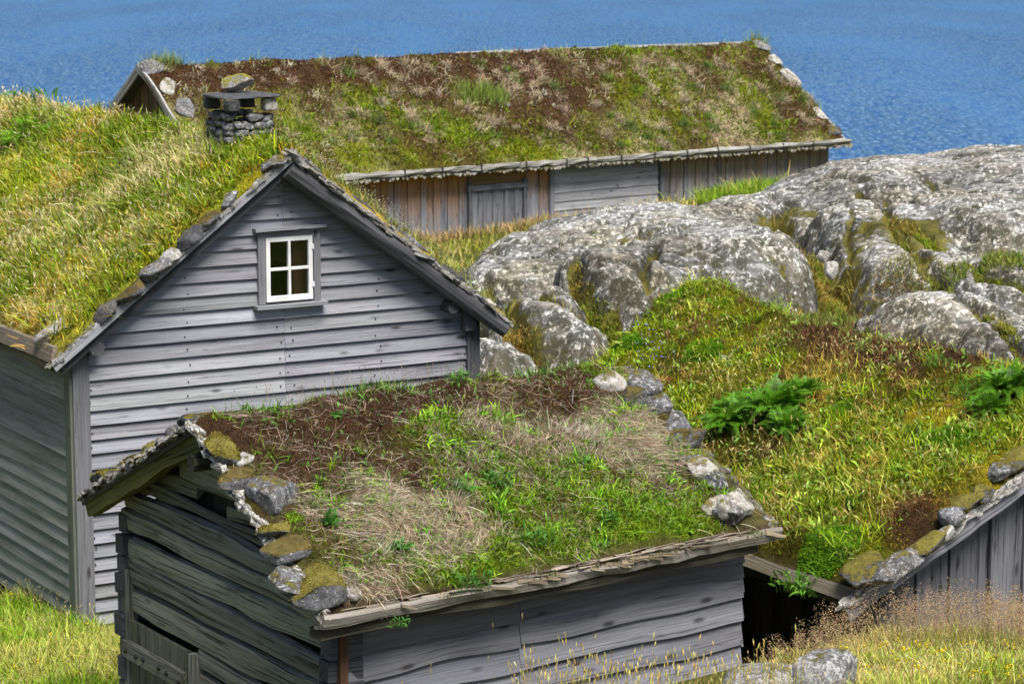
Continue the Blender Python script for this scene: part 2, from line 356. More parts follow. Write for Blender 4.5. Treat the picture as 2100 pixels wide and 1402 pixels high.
# lake
m, N, L, b = mat_new('lake_water'); tc = N.new('ShaderNodeNewGeometry')
v = tc.outputs['Position']
c_ = mix(N, L, ramp(N, L, noise(N, L, v, 1, 5, .6, (.012, .004, 1)), [(.35, 0.), (.65, 1.)]), (.032, .080, .155), (.042, .100, .190))
w1 = noise(N, L, v, 1, 4, .65, (.38, .075, 1)); w2 = noise(N, L, v, 1, 3, .7, (1.2, .26, 1)); w3 = noise(N, L, v, 1, 4, .6, (.09, .022, 1))
c_ = mix(N, L, math_(N, L, 'MULTIPLY', ramp(N, L, w2, [(.47, 0.), (.64, 1.)]), .62), c_, (.20, .34, .52))  # light and dark of the ripples put into the water colour
c_ = mix(N, L, math_(N, L, 'MULTIPLY', ramp(N, L, w1, [(.38, 1.), (.52, 0.)]), .6), c_, (.008, .06, .22))
L.new(c_, b.inputs['Base Color']); b.inputs['Roughness'].default_value = .6; b.inputs['IOR'].default_value = 1.33
b.inputs['Specular IOR Level'].default_value = .10
c_ = mix(N, L, math_(N, L, 'MULTIPLY', ramp(N, L, noise(N, L, v, 1, 4, .6, (.02, .0035, 1)), [(.45, 0.), (.62, 1.)]), .35), c_, (.05, .16, .33)); L.new(c_, b.inputs['Base Color'])
bump(N, L, math_(N, L, 'ADD', math_(N, L, 'MULTIPLY', w1, 2.), w2), b, .5, .5)
V = np.array([(-9000, 60, LAKE), (9000, 60, LAKE), (9000, 14000, LAKE), (-9000, 14000, LAKE)], float)
tag(mkobj('lake_water', V, [(0, 1, 2, 3)], m), kind='structure')

# bedrock: whaleback humps (px, top py, depth, rx, ry, yaw, height, exponent) and the gullies carved between them
DOMES = [(1450, 448, 39.5, 2.15, 2.4, 0, 2.2, 3.0), (1330, 416, 43.5, 2.8, 2.6, 8, 2.4, 2.4), (1570, 396, 45, 2.6, 2.8, 0, 2.6, 2.3),
         (1200, 462, 42.0, 2.0, 2.0, 15, 2.0, 2.4), (1850, 322, 46, 3.4, 4, 0, 3.2, 2.3), (2110, 298, 46.5, 3.6, 4, 0, 3.2, 2.4), (1710, 352, 46.5, 2.6, 3, 0, 3, 2.2),
         (1090, 525, 40.5, 1.4, 1.5, 20, 1.4, 2.2), (1810, 420, 41, 1.5, 3.2, 14, 2.6, 2.6), (2030, 385, 41.5, 2.2, 3., 10, 2.6, 2.6),
         (1850, 500, 38.5, 1.2, 2.2, 24, 2.4, 2.4), (2060, 520, 37.5, 1.8, 2.0, 10, 2.0, 2.4), (1935, 592, 35.4, 1.35, 1.6, 25, 1.9, 2.6), (2080, 640, 34.4, 1.3, 1.6, 20, 1.7, 2.4),
         (1130, 590, 34.6, .95, 1.5, 25, 1.8, 2.6), (1262, 505, 36.8, .80, 1.6, 22, 1.9, 2.8), (1010, 690, 32.4, .6, .9, 20, 1.4, 2.4), (1375, 540, 37, .8, 1.2, 10, 1.6, 2.4), (1075, 720, 32.3, .6, .7, 15, 1.2, 2.4)]
def bed0(xy):
    warp = xy + np.c_[fbm(xy * .9, 41) - .5, fbm(xy * .9, 51) - .5] * .9; zs = []
    for k, (px, py, D, rx, ry, yaw, h, ex) in enumerate(DOMES):
        c = P(px, py, D); a_ = R_(yaw); d = warp - c[:2]
        u = (d[:, 0] * math.cos(a_) + d[:, 1] * math.sin(a_)) / rx; v_ = (-d[:, 0] * math.sin(a_) + d[:, 1] * math.cos(a_)) / ry
        r = (np.abs(u) ** 2.3 + np.abs(v_) ** 2.3) ** (1 / 2.3)
        zs.append(np.where(r < 1, c[2] - h * (1 - np.clip(1 - r ** ex, 0, 1) ** (1 / ex)), c[2] - h - 3 * (r - 1)))
    zs = np.stack(zs); m_ = zs.max(0); k_ = .085
    return m_ + k_ * np.log(np.exp((zs - m_) / k_).sum(0)) - k_ * .5
def bedhit(px, py):
    D = np.linspace(31, 50, 400); q = CAM + ray(px, py)[None] * D[:, None]; k = np.argmax(np.maximum(bed0(q[:, :2]), gz(q[:, :2])) > q[:, 2]); return q[k, :2]
GULLY = [([(1590, 425), (1640, 480), (1690, 545), (1712, 620)], .24, .6), ([(1185, 515), (1180, 560), (1215, 620), (1262, 655)], .10, .34), ([(1000, 570), (1100, 592), (1190, 640), (1265, 705)], .09, .3),
         ([(1335, 500), (1312, 540), (1335, 590), (1395, 628)], .09, .26), ([(1760, 380), (1850, 470), (1900, 540), (1975, 610), (2090, 715)], .09, .26), ([(1850, 440), (1930, 505), (2020, 560), (2100, 585)], .10, .22),
         ([(1000, 620), (1040, 660), (1080, 700), (1110, 745)], .09, .3), ([(1400, 470), (1480, 455), (1560, 470)], .04, .08), ([(1900, 360), (1990, 395), (2090, 400)], .06, .12), ([(1720, 420), (1745, 500), (1760, 600)], .05, .12), ([(1250, 455), (1150, 500), (1060, 545)], .04, .08),
         ([(1700, 360), (1800, 375), (1900, 420), (2000, 480)], .05, .12), ([(1580, 400), (1600, 440), (1590, 480)], .05, .10), ([(1960, 620), (2040, 640), (2100, 690)], .06, .12)]
GPL = [(np.array([bedhit(*q) for q in pl]), w_, d_) for pl, w_, d_ in GULLY]
def gully(xy):
    wp = xy + np.c_[fbm(xy * 2.2, 141) - .5, fbm(xy * 2.2, 151) - .5] * .32; dep = np.zeros(len(xy)); fl = np.zeros(len(xy))
    for pl, w_, d_ in GPL:
        dm = np.full(len(xy), 9.)
        for A_, B_ in zip(pl[:-1], pl[1:]):
            t = np.clip(((wp - A_) @ (B_ - A_)) / ((B_ - A_) @ (B_ - A_) + 1e-9), 0, 1); dm = np.minimum(dm, np.linalg.norm(wp - A_ - t[:, None] * (B_ - A_), axis=1))
        g_ = 1 / (1 + (dm / w_) ** 4); dep = np.maximum(dep, d_ * g_); fl = np.maximum(fl, g_ * min(1, d_ * 3))
    return dep, fl
def bedz(xy):
    dep, fl = gully(xy); return bed0(xy) - dep, 1 - fl
st = .042
xs = np.arange(-1.2, 13.5, st); ys = np.arange(30, 50.5, st); gx, gy = np.meshgrid(xs, ys, indexing='ij'); xy = np.c_[gx.ravel(), gy.ravel()]
z, dz = bedz(xy); g0 = gz(xy) - .35
sh = np.c_[xy[:, 0] * .9 + xy[:, 1] * .55, xy[:, 1] * .35 - xy[:, 0] * .1]
rdg = 1 - np.abs(2 * fbm(sh * .9 + 3, 73, 5, .55) - 1)
led = fbm(sh * 1.1, 61, 4); cut = np.exp(-(np.abs(led - .5) / .0065) ** 2) + .8 * np.exp(-(np.abs(fbm(sh * [.45, 1.6] + 9, 65, 4) - .47) / .006) ** 2)
ter = z + (fbm(sh * .8, 171, 3) - .5) * .5; tb = np.abs(((ter / .42) % 1) - .5) * 2      # worn benches along the foliation
zr = z + (rdg - .8) * .2 + (tb - .5) * .035 + (fbm(xy * 2.6, 71, 5, .55) - .5) * .13 + (fbm(xy * 9, 77, 3, .6) - .5) * .03 - cut * .13
vis = z > g0; zf = np.where(vis, zr, g0 - .6)
moss = np.clip(1.15 - dz * 1.15, 0, 1) * .55 + cut * .12 + np.clip(.78 - rdg, 0, .3) * .9 + np.clip(.12 - (zf - gz(xy)), 0, .4) * 1.2 + np.clip(fbm(xy * .8, 91) - .52, 0, 1) * .9
nx, ny = gx.shape; ii = np.arange(nx * ny).reshape(nx, ny); q = gridq(ii)
keep = (vis[q].any(1)); q = q[keep]; used = np.unique(q); re = -np.ones(nx * ny, int); re[used] = np.arange(len(used))
tag(mkobj('rock_outcrop', np.c_[xy, zf][used], None, M_ROCK, None, None, tri=re[q], smooth=True, extra={'moss': moss[used]}), 'grey lichen-covered bedrock humps between the cabins', None, kind='structure')
def topz(xy):
    z, dz = bedz(xy); return np.maximum(gz(xy), z), dz, z > gz(xy)

# ---------------------------------------------------------------- stones
_ico = {}
def ico(n):
    if n not in _ico:
        bm = bmesh.new(); bmesh.ops.create_icosphere(bm, subdivisions=n, radius=1)
        _ico[n] = (np.array([v.co[:] for v in bm.verts]), np.array([[v.index for v in f.verts] for f in bm.faces])); bm.free()
    return _ico[n]
def stone_mesh(dims, seed, n=4, cuts=11, lo=.5, hi=.85, amp=.08, boxy=0):
    r = np.random.default_rng(seed); V, T = ico(n); V = V.copy()
    if boxy: V = np.sign(V) * np.abs(V) ** boxy; V *= .95
    for k in range(cuts):
        d = nrm(r.normal(size=3)); dd = r.uniform(lo, hi); e_ = V @ d - dd; V -= np.clip(e_, 0, None)[:, None] * d * .92
    V *= 1 + (fbm(V * 2.2 + seed, seed, 4) - .5)[:, None] * amp * 2 + (fbm(V * 7 + seed, seed, 2) - .5)[:, None] * amp * .7
    V = V / np.abs(V).max(0) * np.asarray(dims) / 2
    return V, T
def stone(name, label, cat, c, ax, dims, mat, seed, group=None, rot=0, lo=.5, hi=.85, parent=None, amp=.08, boxy=0):
    """ax: 3x3 columns = stone axes in world"""
    V, T = stone_mesh(dims, seed, 4, lo=lo, hi=hi, amp=amp, boxy=boxy)
    A = np.column_stack([ax[0], ax[1], ax[2]]); cr, sr = math.cos(rot), math.sin(rot)
    A = A @ np.array([[cr, -sr, 0], [sr, cr, 0], [0, 0, 1]])
    W_ = V @ A.T; o = mkobj(name, W_, None, mat, parent, tri=T, smooth=True); o.location = c
    if mat in (M_ST_MOSS, M_ST_BROWN):
        tm = TM(); cen = W_[T].mean(1); nn = np.cross(W_[T[:, 1]] - W_[T[:, 0]], W_[T[:, 2]] - W_[T[:, 0]]); nn /= np.linalg.norm(nn, axis=1)[:, None] + 1e-9
        k = (nn[:, 2] > .25) & (fbm(cen * 9 + seed, 5) > (.48 if mat is M_ST_MOSS else .54)); cen, nn = cen[k], nn[k]; cen = np.repeat(cen, 3, 0) + rng.normal(0, .005, (len(cen) * 3, 3)); nn = np.repeat(nn, 3, 0); n = len(cen)
        c0_ = np.array((.24, .205, .03) if mat is M_ST_MOSS else (.13, .11, .03)) * (.35 + 1.3 * fbm(cen * 14, 8)[:, None])
        tm.blades(cen - nn * .003, upv(n, nn * [1, 1, 1], .3), .016, .007, jit(c0_, n, .25, .08), bend=.3)
        if n: tag(tm.build('moss_cover', M_VEG, o), kind='stuff')
    if label: tag(o, label, cat, group)
    return o

# ---------------------------------------------------------------- building frames and roofs
class House:
    def __init__(s, name, O, xdir, label, cat):
        s.O = np.asarray(O, float); s.x = nrm(xdir); s.y = np.cross([0, 0, 1.], s.x); s.M = np.column_stack([s.x, s.y, [0, 0, 1]])
        s.e = bpy.data.objects.new(name, None); C.objects.link(s.e); s.e.location = s.O
        s.e.rotation_euler = (0, 0, math.atan2(s.x[1], s.x[0])); tag(s.e, label, cat)
    def W(s, p): return s.O + np.asarray(p) @ s.M.T
    def Lc(s, p): return (np.asarray(p) - s.O) @ s.M
    def hit(s, px, py, p0, n): return s.Lc(hit(px, py, s.W(p0), s.M @ np.asarray(n, float)))
class Roof:
    """e along the eave from corner p0; f across (horizontal) from 0 at the eave over the ridge at w to 2w"""
    def __init__(s, H, p0, E, Fv, L, w, rise, w2=None, th=.13):
        s.H, s.p0, s.E, s.F, s.L, s.w, s.rise, s.th = H, np.asarray(p0, float), nrm(E), nrm(Fv), L, w, rise, th
        s.w2 = w2 or w; s.m = rise / w; s.n1 = nrm(np.cross(s.E, s.F * w + np.array([0, 0, rise])))
        if s.n1[2] < 0: s.n1 = -s.n1
    def z(s, f): return np.where(f < s.w, s.m * f, s.rise - (f - s.w) * s.rise / s.w2)
    def pos(s, e, f, h=0.):
        e, f = np.asarray(e, float), np.asarray(f, float)
        return s.p0 + e[..., None] * s.E + f[..., None] * s.F + np.array([0, 0, 1.]) * (s.z(f) + h)[..., None]
    def turf_h(s, e, f):
        W2 = s.w + s.w2; d = np.minimum(np.minimum(e, s.L - e) / .22, np.minimum(f, W2 - f) / .16); d = np.clip(d, 0, 1) ** .6
        p = np.c_[e.ravel(), f.ravel()]
        b = ((fbm(p * 1.3 + s.L, 23, 4) - .5) * .20 + (fbm(p * 4.5, 33, 3) - .5) * .13).reshape(e.shape)
        if getattr(s, 'hump', None): q_ = s.hump; b = b + q_[4] * np.exp(-((e - q_[0]) / q_[2]) ** 2 - ((f - q_[1]) / q_[3]) ** 2)
        rd = np.exp(-((f - s.w) / .25) ** 2) * .10 * s.m
        if getattr(s, 'thin', None): d = d * (1 - .75 * np.clip((e - s.thin + .45) / .35, 0, 1))
        return .02 + d * np.clip(s.th + b - rd, .03, None)
    def px(s, x, y, lift=None):
        n = s.H.M @ s.n1; q = s.H.Lc(hit(x, y, s.H.W(s.p0 + s.n1 * (s.th if lift is None else lift)), n)) - s.p0
        # solve e,f in the (maybe skewed) horizontal basis
        A = np.column_stack([s.E[:2], s.F[:2]]); r = np.linalg.solve(A, q[:2]); return r[0], r[1]
    def axes(s, f=0):
        sg = 1 if f < s.w else -1; d = nrm(s.F + np.array([0, 0, s.m * sg])); n = nrm(np.cross(s.E, d)); n = n if n[2] > 0 else -n
        return [s.H.M @ s.E, s.H.M @ d, s.H.M @ n]
PAL = {'brown': (.072, .038, .018), 'dkmoss': (.070, .068, .006), 'moss': (.16, .175, .006), 'ymoss': (.40, .32, .012), 'green': (.155, .235, .009), 'lime': (.34, .40, .015),
       'straw': (.52, .42, .28), 'gold': (.58, .40, .06), 'pale': (.66, .55, .28), 'soil': (.10, .07, .045)}
class Field:
    """which plants grow where on a roof: soft blobs at measured spots plus noise"""
    def __init__(s, kinds, amp, freq, blobs, seed):
        s.k = list(kinds); s.base = kinds; s.amp = amp; s.freq = freq; s.b = blobs; s.seed = seed
    def score(s, e, f):
        p = np.c_[e, f]; S = np.zeros((len(e), len(s.k)))
        for i, k in enumerate(s.k):
            S[:, i] = s.base[k] + (fbm(p * s.freq + 31 * i, s.seed + 13 * i, 4) - .5) * s.amp
        for (ce, cf, re_, rf, k, a_) in s.b:
            S[:, s.k.index(k)] += a_ * np.exp(-((e - ce) / re_) ** 2 - ((f - cf) / rf) ** 2)
        return S
    def color(s, e, f, sharp=9):
        S = s.score(e, f); W_ = np.exp((S - S.max(1, keepdims=True)) * sharp); W_ /= W_.sum(1, keepdims=True)
        return W_ @ np.array([PAL[k] for k in s.k])
    def pick(s, e, f, soft=.12):
        S = s.score(e, f) + rng.gumbel(0, soft, (len(e), len(s.k))); return S.argmax(1)
def turf(roof, field, st=.045, emin=0., emax=None, shade=.75):
    L_ = roof.L if emax is None else emax; W2 = roof.w + roof.w2
    es = np.linspace(emin, L_, int((L_ - emin) / st)); fs = np.linspace(0, W2, int(W2 / st))
    e, f = np.meshgrid(es, fs, indexing='ij'); h = roof.turf_h(e, f)
    wv = (fbm(np.c_[e.ravel(), f.ravel()] * 3, 88).reshape(e.shape) - .5) * .08
    e2 = np.where((e == es[0]) | (e == es[-1]), e, e + wv * .5)
    top = roof.pos(e2, f, h).reshape(-1, 3); bot = roof.pos(e, f, 0 * h + .004).reshape(-1, 3); n = len(top)
    ii = np.arange(n).reshape(e.shape); q = [gridq(ii)]
    ring = np.r_[ii[:, 0], ii[-1, 1:], ii[::-1, -1][1:], ii[0, ::-1][1:]]
    q.append(np.stack([ring[:-1], ring[1:], ring[1:] + n, ring[:-1] + n], 1))
    col = field.color(e.ravel(), f.ravel()) * shade * (.45 + 1.1 * fbm(np.c_[e.ravel(), f.ravel()] * 7, 12, 4)[:, None])
    ed = np.clip(1 - f.ravel() / .07, 0, 1)[:, None]; col = col * (1 - ed) + np.array([.07, .045, .025]) * ed
    o = mkobj('turf', np.r_[top, bot], None, M_TURF, roof.H.e, np.r_[col, col * .7], tri=np.concatenate(q), smooth=True)
    return o
def surf(roof, e, f):
    h = roof.turf_h(e, f); return roof.pos(e, f, h - .012)
def deck(roof, t=.05):
    mb = MB(); L_ = roof.L; f0 = 0.04
    for sgn in (0, 1):
        fa, fb = (f0, roof.w) if sgn == 0 else (roof.w + .002, roof.w + roof.w2 - f0)
        secs = []
        for e_ in (.03, L_ - .03):
            E_ = np.array([e_, e_]); pp = roof.pos(E_, np.array([fa, fb]))
            d = np.array([0, 0, -t]); secs.append([pp[0] - [0, 0, .004], pp[1] - [0, 0, .004], pp[1] + d, pp[0] + d])
        mb.strip(secs, (.09, .08, .07))
    return mb.build('roof_deck', M_PLANK, roof.H.e)
def flakes(roof, e0, f0, f1, n, size, name='bark_edging', mat=None, jitter=.03, layers=3, up=.0, wide=1.5, nj=.13):
    """thin irregular plates of bark and slate laid shingled along a verge"""
    V = []; T = []; nb = 0
    for k in range(n):
        f = f0 + (f1 - f0) * (k + rng.random()) / n; e_ = e0 + rng.normal(0, jitter)
        c = roof.pos(np.array([e_]), np.array([f]), np.array([up + rng.integers(0, layers) * .016 + rng.random() * .01]))[0]
        sg = 1 if f < roof.w else -1; d = nrm(roof.F + np.array([0, 0, roof.m * sg])); nn = nrm(np.cross(roof.E, d)); nn = nn if nn[2] > 0 else -nn
        nn = nrm(nn + rng.normal(0, nj, 3)); a1 = nrm(np.cross(nn, roof.E)); a2 = np.cross(a1, nn); m_ = rng.integers(6, 9)
        ang = np.sort(rng.random(m_) * 2 * math.pi); rr = size * rng.uniform(.55, 1.1, m_)
        ring = c + np.outer(np.cos(ang) * rr * wide * .5, a1) + np.outer(np.sin(ang) * rr * .5, a2) + rng.normal(0, .006, (m_, 3))
        tt = nn * rng.uniform(.007, .016); b = nb
        V += list(ring + tt) + list(ring - tt); nb += 2 * m_
        T.append(tuple(range(b, b + m_))); T.append(tuple(range(b + 2 * m_ - 1, b + m_ - 1, -1)))
        T += [(b + i, b + m_ + i, b + m_ + (i + 1) % m_, b + (i + 1) % m_) for i in range(m_)]
    return mkobj(name, np.array(V), T, mat or M_BARK, roof.H.e)
def clap(mb, p0, xd, od, zlo, zhi, xr, expo, col, skip=None, seg=7, wob=.004, out=.055, var=.16, jointx=None, topc=None):
    """clapboards: p0 + xd*x + z, facing od; xr(z)->(x0,x1)"""
    xd, od = np.asarray(xd, float), np.asarray(od, float); z = zlo; p0 = np.asarray(p0, float)
    while z < zhi - .02:
        ex = expo * rng.uniform(.92, 1.1); zt = min(z + ex, zhi)
        (b0, b1), (t0, t1) = xr(z), xr(min(zt + .02, zhi))
        spans = [((t0, b0), (t1, b1))]
        if skip and z + ex * .5 > skip[2] and z + ex * .5 < skip[3]:
            spans = [((t0, b0), (skip[0], skip[0])), ((skip[1], skip[1]), (t1, b1))]
        if jointx and not (skip and len(spans) == 2) and b0 < jointx < b1 and t0 < jointx < t1:
            spans = [((t0, b0), (jointx - .002,) * 2), ((jointx + .002,) * 2, (t1, b1))]
        for (ta, ba), (tb, bb) in spans:
            if tb - ta < .01 and bb - ba < .04: continue
            k = rng.normal(1, var); cc = np.array(col) * np.clip(k, .6, 1.45) * np.array([1, rng.uniform(.98, 1.02), rng.uniform(.96, 1.06)])
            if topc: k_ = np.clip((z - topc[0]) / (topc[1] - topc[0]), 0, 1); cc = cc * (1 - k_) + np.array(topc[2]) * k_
            sd_ = rng.random() * 90; secs = []
            for i in range(seg + 1):
                t = i / seg; xt = ta + (tb - ta) * t; xb = ba + (bb - ba) * t
                wz = (vn(np.array([[xb * 1.6 + sd_, 0, 0]]))[0] - .5) * 2 * wob; wo = (vn(np.array([[xb * 1.2 + sd_, 5, 0]]))[0] - .5) * .006
                top = p0 + xd * xt + np.array([0, 0, zt + .012]); bot = p0 + xd * xb + np.array([0, 0, z + wz])
                secs.append([top + od * .002, bot + od * (out - .026), bot + od * (out + wo), top + od * .010])
            mb.strip(secs, cc)
        z = zt
def vplanks(mb, p0, xd, od, x0, x1, zlo, ztop, wd, col, thick=.025, var=.2, stain=None, nz=10):
    xd, od, p0 = np.asarray(xd, float), np.asarray(od, float), np.asarray(p0, float); x = x0; k = 0
    while x < x1 - .02:
        w_ = min(wd * rng.uniform(.72, 1.3), x1 - x); off = .0 if k % 2 else thick * .8
        cc = np.array(col) * np.clip(rng.normal(1, var), .55, 1.5); secs = []; cs = []
        reach = rng.uniform(.22, .5)
        ph = rng.random() * 50
        for i in range(nz + 1):
            t = i / nz; za, zb = (zlo, zlo) if i == 0 else (None, None)
            l = p0 + xd * (x + .003); r = p0 + xd * (x + w_ - .003)
            za = zlo + (ztop(x) - zlo) * t; zb = zlo + (ztop(x + w_) - zlo) * t
            j = (vn(np.array([[t * 3 + ph, 0, 0], [t * 3 + ph, 7, 0]])) - .5) * .018
            l = l + xd * j[0] + np.array([0, 0, za]); r = r + xd * j[1] + np.array([0, 0, zb])
            secs.append([l + od * (off - thick), r + od * (off - thick), r + od * off, l + od * off])
            if stain is not None:
                s_ = np.clip(1 - (ztop(x) - za) / (reach * stain[1]), 0, 1) ** 1.4; cs.append(cc * (1 - s_) + np.array(stain[0]) * s_)
            else: cs.append(cc)
        mb.strip(secs, np.array(cs)); x += w_; k += 1

def roof_grass(roof, field, dens, kinds, emin, emax, fmin, fmax, mat=None, name='grass', clump=0.):
    """kinds: type -> list of (share, height, width, bend, lean-to-vertical, seg)"""
    tm = TM(); area = (emax - emin) * (fmax - fmin); N_ = int(dens * area)
    e = rng.uniform(emin, emax, N_); f = rng.uniform(fmin, fmax, N_)
    if clump:
        k = vn(np.c_[e, f] * 9, 5) * vn(np.c_[e, f] * 4, 8); keep = rng.random(N_) < (1 - clump) + clump * np.clip(k * 3.2, 0, 1); e, f = e[keep], f[keep]
    t = field.pick(e, f); hn = .6 + .9 * fbm(np.c_[e, f] * 2.1, 15)
    for i, k in enumerate(field.k):
        if k not in kinds: continue
        dn, h, wd, bd, vert, seg = kinds[k][:6]; colr = kinds[k][6] if len(kinds[k]) > 6 else PAL[k]
        m_ = (t == i) & (rng.random(len(e)) < dn); n = m_.sum()
        if not n: continue
        pos = surf(roof, e[m_], f[m_]); up = upv(n, nrm(roof.n1 * (1 - vert) + np.array([0, 0, vert])), .32)
        hh = h * rng.lognormal(0, .35, n) * hn[m_]
        ln = None
        if k in ('straw',):    # dead grass combed down the slope
            dn_ = nrm(-roof.F - np.array([0, 0, roof.m])); a_ = fbm(np.c_[e[m_], f[m_]] * 1.8, 99) * 3 - 1.5
            up = up * .5 + dn_ * .8 + roof.E * a_[:, None] * .8 + rng.normal(0, .22, (n, 3)); up /= np.linalg.norm(up, axis=1)[:, None]
        tm.blades(pos, up, hh, wd * rng.uniform(.6, 1.4, n), jit(colr, n, .3, .1), bend=bd * rng.uniform(.2, 1.4, n), seg=seg, leaf=(k in ('green', 'lime') and len(kinds[k]) > 7))
    return tm
def tufts(tm, roof, field, want, K, n, size, wd, col, er, fr_, vert=.6, spread=.5, leaf=False, sc_=1., droop=.6):
    e = rng.uniform(*er, K * 4); f = rng.uniform(*fr_, K * 4); t = field.pick(e, f, .10); k = np.isin(t, [field.k.index(q) for q in want if q in field.k]); e, f = e[k][:K], f[k][:K]; K = len(e)
    s_ = size * rng.lognormal(0, .35, K); cc = jit(col, K, .25, .1)
    pe = np.repeat(e, n) + rng.normal(0, 1, K * n) * np.repeat(s_, n) * .35; pf = np.repeat(f, n) + rng.normal(0, 1, K * n) * np.repeat(s_, n) * .35
    up = upv(K * n, nrm(roof.n1 * (1 - vert) + np.array([0, 0, vert])), spread)
    tm.blades(surf(roof, pe, np.clip(pf, .01, roof.w + roof.w2 - .02)), up, np.repeat(s_, n) * rng.uniform(.5, 1.2, K * n), wd * rng.uniform(.7, 1.3, K * n), jit(np.repeat(cc, n, 0), K * n, .2, .06), bend=droop * rng.uniform(.3, 1.3, K * n), seg=3, leaf=leaf, tip=1.35)
def seedheads(tm, pos, up, h, stem, head, hl, hw, bend=.25):
    """grass stalks with a spindle-shaped head"""
    N_ = len(pos); h = np.broadcast_to(h, (N_,)); side = np.cross(up, rng.normal(size=(N_, 3))); side /= np.linalg.norm(side, axis=1)[:, None]
    ln = np.cross(up, side); bd = bend * rng.uniform(.3, 1.6, N_)
    tm.blades(pos, up, h, .0035, jit(stem, N_, .2), bend=bd, seg=3, side=side, lean=ln, tip=1.)
    tip = pos + up * h[:, None] + ln * (bd * h)[:, None] - np.array([0, 0, 1.]) * (bd * .35 * h)[:, None]
    d = up + ln * (bd * 1.6)[:, None] - np.array([0, 0, .5]) * bd[:, None]; d /= np.linalg.norm(d, axis=1)[:, None]
    for s2 in (side, np.cross(d, side)):
        tm.blades(tip - d * .02, d, hl * rng.uniform(.7, 1.3, N_), hw, jit(head, N_, .25), bend=.12, seg=2, side=s2, leaf=True, tip=1.1)
def panicles(tm, pos, up, h, col, n=26, spread=.05, length=.16, size=.007):
    N_ = len(pos); h = np.broadcast_to(h, (N_,)); tm.blades(pos, up, h, .003, jit(col, N_, .2), bend=.12, seg=2, tip=1.)
    t = rng.uniform(0, 1, (N_, n)); rad = rng.normal(0, 1, (N_, n, 3)) * (spread * (1 - t * .8))[..., None]
    c = pos[:, None] + up[:, None] * (h[:, None] - length * (1 - t) + .01)[..., None] + rad
    tm.bits(c.reshape(-1, 3), size * rng.uniform(.6, 1.4, N_ * n), jit(col, N_ * n, .3, .1))
def frond_plant(name, label, cat, base, upd, size, nf, col, group=None, spread=.9, parent=None, npin=22):
    tm = TM(); base = np.asarray(base, float); upd = nrm(upd)
    t1 = nrm(np.cross(upd, [.3, 1, .2])); t2 = np.cross(upd, t1)
    for k in range(nf):
        a_ = 2 * math.pi * (k + rng.random() * .7) / nf; out = t1 * math.cos(a_) + t2 * math.sin(a_); L_ = size * rng.uniform(.6, 1.15); sp_ = spread * rng.uniform(.45, 1.15)
        b0 = base + out * rng.uniform(0, .12) * size
        ts = np.linspace(0.12, 1, npin); c = b0 + np.outer(ts * L_ * (1 - .25 * sp_ * ts), upd) * 1. + np.outer(ts ** 1.3 * L_ * sp_, out) - np.outer(ts ** 2.6 * L_ * .55 * sp_, [0, 0, 1])
        tang = np.gradient(c, axis=0); tang /= np.linalg.norm(tang, axis=1)[:, None]
        sd_ = np.cross(tang, upd + out * .6 + rng.normal(0, .25, 3)); sd_ /= np.linalg.norm(sd_, axis=1)[:, None]
        pl = L_ * .27 * np.sin(np.clip(ts * 1.12 + .1, 0, 1) ** .8 * math.pi * .93 + .12) + .012
        cc = jit(np.asarray(col) * rng.uniform(.7, 1.35), npin, .12, .05)
        for s_ in (-1, 1):
            d = sd_ * s_ + tang * .35; d /= np.linalg.norm(d, axis=1)[:, None]
            nn = np.cross(tang, sd_ * s_)
            tm.blades(c, d, pl * rng.uniform(.85, 1.1, npin), L_ / npin * .8, cc, bend=.18, seg=2, side=tang, leaf=True, lean=-np.abs(nn) * [0, 0, 1] + .001, tip=1.15)
        tm.blades(c[:-1], tang[:-1], np.linalg.norm(np.diff(c, axis=0), axis=1), .006, cc[:-1] * .8, bend=0, seg=2, side=sd_[:-1])
    o = tm.build(name, M_FERN, parent)
    if label: tag(o, label, cat, group)
    return o
def leafy_plant(name, label, cat, base, upd, size, nl, col, group=None, wide=.22, stems=1, spread=.7, flowers=None):
    tm = TM(); base = np.asarray(base, float); n = nl
    pos = base + rng.normal(0, size * .28 * stems ** .5, (n, 3)) * [1, 1, .12]; up = upv(n, nrm(upd), spread); up[:, 2] = np.abs(up[:, 2]) * .8 + .15
    lift = rng.uniform(0, .75, n) * size * (1 if stems > 1 else .25)
    tm.blades(pos, upv(n, nrm(upd), .12), lift + .02, .004, jit(col, n, .1), bend=0, seg=2)
    pos = pos + nrm(upd) * lift[:, None]
    ls = size * rng.uniform(.45, 1., n) * (.55 if stems > 1 else 1)
    tm.blades(pos, up, ls, ls * wide, jit(col, n, .22, .08), bend=.45, seg=3, leaf=True, tip=1.3)
    if flowers is not None:
        k = n // 2; tm.bits(base + rng.normal(0, size * .33, (k, 3)) + nrm(upd) * size * .8, .012, jit(flowers, k, .1, .03))
    o = tm.build(name, M_VEG)
    if label: tag(o, label, cat, group)
    return o
def blobs(roof, L_):
    out = []
    for (x, y, rx, ry, k, a_) in L_:
        e0, f0 = roof.px(x, y); e1, _ = roof.px(x + rx, y); _, f1 = roof.px(x, y + ry)
        out.append((e0, f0, max(abs(e1 - e0), .05), max(abs(f1 - f0), .05), k, a_))
    return out
def stones_mesh(name, items, mat, parent):
    V = []; T = []; n = 0
    for (c, dims, yaw, seed) in items:
        v_, t_ = stone_mesh(dims, seed, 3, cuts=5, lo=.7, hi=.95, boxy=.42); cy_, sy_ = math.cos(yaw), math.sin(yaw)
        v_ = v_ @ np.array([[cy_, sy_, 0], [-sy_, cy_, 0], [0, 0, 1]]) + c; V.append(v_); T.append(t_ + n); n += len(v_)
    return mkobj(name, np.concatenate(V), None, mat, parent, tri=np.concatenate(T), smooth=True)
